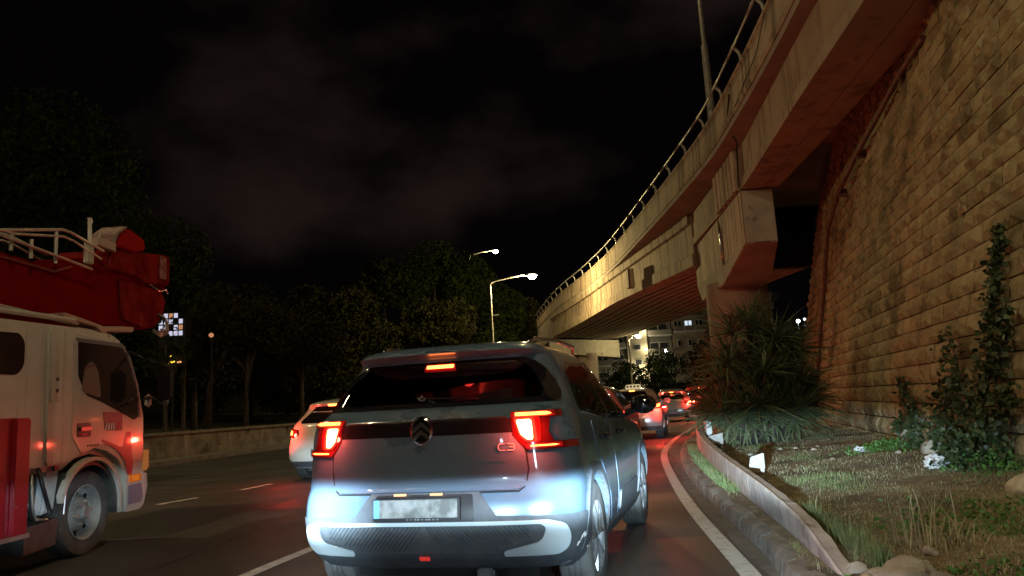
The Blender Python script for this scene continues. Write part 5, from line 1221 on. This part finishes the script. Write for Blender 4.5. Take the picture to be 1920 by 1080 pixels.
blades('dry_grass', 60000, reg_straw, .06, .0026, straw, 3, lean=1.25, flat=.6)
def reg_green(r):
    x, y = verge_pt(r, 2.6, 17)
    if noise.noise(Vector((x * 1.1 + 5, y * .9, 3))) < .33 + r.normal(0, .08): return None
    if abs(x - BX(min(max(y, 4.3), 19)) - .08) < .12 and y > 4.3: return None
    return x, y, vz(x, y) - .005
blades('short_grass', 16000, reg_green, .05, .0022, grassm, 4, lean=.7)
def tuft_band(pts, n, spread):
    def f(r):
        k = int(r.integers(len(pts))); p = pts[k]; x = p[0] + r.normal(0, spread * p[2]); y = p[1] + r.normal(0, spread * 2 * p[2])
        return x, y, vz(x, y) - .01
    return f
blades('tall_grass', 1300, tuft_band([(2.18, 5.9, .8), (2.13, 5.55, 1), (2.1, 5.2, 1), (2.08, 4.85, .7), (2.0, 4.45, .8)], 0, .045), .15, .003, grassm, 5, lean=.6)
blades('kerbside_grass', 5200, lambda r: (lambda y: (Rk(y) + .17 + abs(r.normal(0, .08)) * (1 + noise.noise(Vector((y * 3, 0, 0)))), y, .12))(8.0 + 7.0 * r.random() ** .8), .10, .003, grassm, 6, lean=.6)
blades('pale_reeds', 60, tuft_band([(2.42, 4.75, 1), (2.5, 4.6, 1)], 0, .06), .30, .004, straw, 7, lean=.6)
def leaves_at(P, size, m, name, parent=None, kind=None, seed=1, up=.2):
    r = np.random.default_rng(seed); P = np.array(P); n = len(P); a = r.normal(size=(n, 3)); a[:, 2] -= .6; a /= np.linalg.norm(a, axis=1)[:, None]
    b = np.cross(a, r.normal(size=(n, 3))); b /= np.linalg.norm(b, axis=1)[:, None]; s = size * r.uniform(.6, 1.35, n)[:, None]; nn_ = np.cross(a, b)
    V = np.stack([P, P + a * s * .35 + b * s * .42, P + a * s - nn_ * s * .12, P + a * s * .35 - b * s * .42, P + a * s * .45 + nn_ * s * .1], 1).reshape(-1, 3)
    i = np.arange(n)[:, None] * 5; F = np.concatenate([i + np.array([[0, 1, 4]]), i + np.array([[1, 2, 4]]), i + np.array([[2, 3, 4]]), i + np.array([[3, 0, 4]])])
    return mesh_np(name, V, F, m, parent, kind)
def weed(label, c, rad, n, h, seed, m=weedm):
    r = np.random.default_rng(seed); P = []
    for _ in range(n):
        x = c[0] + r.normal(0, rad[0]); y = c[1] + r.normal(0, rad[1]); P.append((x, y, vz(x, y) + h * r.random() ** 1.3 * max(.25, 1 - math.hypot((x - c[0]) / rad[0], (y - c[1]) / rad[1]) * .35)))
    o = leaves_at(P, .035, m, 'weed_patch', seed=seed); return tagp(o, label, 'weeds', kind='stuff')
weed('bright green weeds at the wall foot under the small vine', (5.12, 10.6), (.28, .25), 1100, .17, 21)
weed('green weeds under the big vine at the right edge', (4.55, 7.3), (.22, .35), 900, .22, 22)
weed('weeds low at the bottom right corner', (2.55, 3.6), (.35, .35), 1200, .06, 23)
weed('weeds around the large boulder', (1.85, 3.95), (.22, .15), 500, .07, 24)
weed('weeds on the verge right of the boulder', (3.1, 5.3), (.4, .35), 900, .05, 25)
def vine(name, label, paths, n, spread, size, seed, m=leafi):
    t = thing(name, label, 'climbing plant'); r = np.random.default_rng(seed); P = []
    for path, wgt in paths:
        path = [Vector(p) for p in path]; MB().tube(path, [.014] + [.009] * (len(path) - 2) + [.003], 6).build('stem', barkm, t)
        for _ in range(int(n * wgt)):
            k = r.random() * (len(path) - 1); i = int(k); p = path[i].lerp(path[i + 1], k - i); q = 1 - .55 * k / (len(path) - 1)
            v = Vector(r.normal(size=3)) * spread * q; v.x = -abs(v.x) * .8; P.append(tuple(p + v))
    # some nearest leaves singly, the rest as one part
    P.sort(key=lambda p: p[1]); big = P[:: max(1, len(P) // 60)][:60]; base = leaves_at([(0, 0, 0)], size * 1.15, m, 'leaf', t, seed=seed)
    for k, p in enumerate(big):
        o = base if k == 0 else base.copy()
        if k: C.objects.link(o); o.parent = t
        o.location = Vector(p) + Vector((-.03, 0, 0)); o.rotation_euler = (random.uniform(-.8, .8), random.uniform(-.8, .8), random.uniform(0, 6))
    leaves_at(P, size, m, 'foliage', t, 'stuff', seed); return t
def ws_(y, h, off=.12):
    b = Vector((wallx(y), y, .1)); return b + Vector((Wdir.y, -Wdir.x, 0)) * (BAT * h) + Vector((0, 0, h)) + Vector((-Wdir.y, Wdir.x, 0)) * off
vine('ivy_column', 'tall narrow ivy column climbing the stone wall near the right edge', [([ws_(7.75, .1), ws_(7.8, .7), ws_(7.75, 1.4), ws_(7.72, 2.0), ws_(7.7, 2.6)], 1), ([ws_(7.6, 1.0), ws_(7.45, 1.4), ws_(7.35, 1.75)], .3)], 800, .085, .07, 31)
vine('bush_vine', 'sprawling leafy vine heaped against the wall at the right edge', [([ws_(7.6, .1), ws_(7.9, .6), ws_(8.3, .9), ws_(8.8, 1.0), ws_(9.2, .85)], 1), ([ws_(7.9, .1), ws_(8.3, .4), ws_(8.8, .55), ws_(9.1, .3)], 1), ([ws_(7.5, .2), ws_(7.3, .6), ws_(7.1, .9)], .8), ([ws_(7.4, .1, .3), ws_(7.7, .4, .35), ws_(8.1, .5, .4)], .9), ([ws_(8.7, 1.0), ws_(8.8, 1.3), ws_(9.3, 1.65)], .22), ([ws_(9.1, .8), ws_(9.4, .5), ws_(9.4, .2)], .25)], 470, .15, .068, 32)
vine('small_vine', 'small trailing vine in front of the wall above the green weeds', [([ws_(10.3, .05), ws_(10.3, .4), ws_(10.5, .8)], 1), ([ws_(10.6, .75), ws_(10.9, .95), ws_(11.2, 1.1)], .25), ([ws_(10.5, .4), ws_(11.0, .5), ws_(11.4, .4)], .3)], 420, .09, .07, 33)

# the big yucca clump
yc = thing('yucca_clump', 'large spiky yucca clump with a skirt of pale drooping leaves by the barrier', 'plant', (4.60, 14.7, vz(4.6, 14.7)))
def sword(L_, w, curve, n=4):
    V = []; F = []
    for i in range(n + 1):
        t = i / n; x = L_ * t; z = -curve * L_ * t * t; ww = w * (1 - t ** 2.2) * (.75 + .5 * min(1, t * 3)) + .001; V += [(x, -ww, z + ww * .35), (x, 0, z), (x, ww, z + ww * .35)]
    for i in range(n):
        for k in range(2): F.append((i * 3 + k, i * 3 + k + 1, (i + 1) * 3 + k + 1, (i + 1) * 3 + k))
    return V, F
heads = []
rr = random.Random(5)
for k in range(34):
    a = rr.uniform(0, 2 * math.pi); q = .95 * rr.random() ** .6; z = rr.uniform(.45, 2.25) * (1 - .28 * (q / .95) ** 2); heads.append((q * math.cos(a) * 1.0, q * math.sin(a) * .8, z))
heads += [(0, 0, 2.3), (-.4, -.3, 2.1), (.35, -.35, 1.9), (-.75, -.5, 1.2), (.7, -.6, 1.1), (0, -.8, 1.3), (-.2, -.9, .7), (.5, -.9, .6), (-.8, -.6, .55)]
for k in range(13):
    a = R_(150 + 20 * k); heads.append((.82 * math.cos(a), .72 * math.sin(a), rr.uniform(.42, .80)))
tk = MB()
for h_ in heads: tk.tube([(h_[0] * .3, h_[1] * .3, -.1), (h_[0] * .75, h_[1] * .75, h_[2] * .5), h_], [.09, .07, .05], 7)
tk.build('stems', barkm, yc, smooth=True)
LM = []
for i in range(8):
    V, F = sword(rr.uniform(.62, .92), rr.uniform(.014, .021), rr.uniform(.02, .30)); me = bpy.data.meshes.new('leaf'); me.from_pydata(V, [], F); me.materials.append(leafy); LM.append((me, V, F))
allv = []; dead = []
for h_ in heads:
    for k in range(58):
        a = rr.uniform(0, 2 * math.pi); e = math.asin(rr.uniform(-.35, 1)); allv.append((h_, a, e, rr.randrange(8)))
for k in range(120):     # skirt of drooping dead leaves
    a = rr.uniform(0, 2 * math.pi); q = rr.uniform(.35, .70); dead.append(((q * math.cos(a), q * math.sin(a) * .85, rr.uniform(.35, .95)), a + rr.uniform(-.5, .5), R_(rr.uniform(-75, -35)), rr.randrange(8)))
def place(h_, a, e): return Matrix.Translation(h_) @ Matrix.Rotation(a, 4, 'Z') @ Matrix.Rotation(-e, 4, 'Y') @ Matrix.Rotation(rr.uniform(-.6, .6), 4, 'X')
allv.sort(key=lambda t: t[0][1] + .5 * math.sin(t[1]))
mbs = MB(); mbd = MB()
for k, (h_, a, e, i) in enumerate(allv):
    M_ = place(h_, a, e)
    if k < 300: o = bpy.data.objects.new('leaf', LM[i][0]); C.objects.link(o); o.parent = yc; o.matrix_local = M_
    else: mbs.add([M_ @ Vector(v) for v in LM[i][1]], LM[i][2])
for h_, a, e, i in dead:
    M_ = place(h_, a, e); mbd.add([M_ @ Vector(v) for v in LM[i][1]], LM[i][2])
mbs.build('foliage', leafy, yc, kind='stuff', fix=False); mbd.build('dead_leaf_skirt', leafdry, yc, kind='stuff', fix=False)
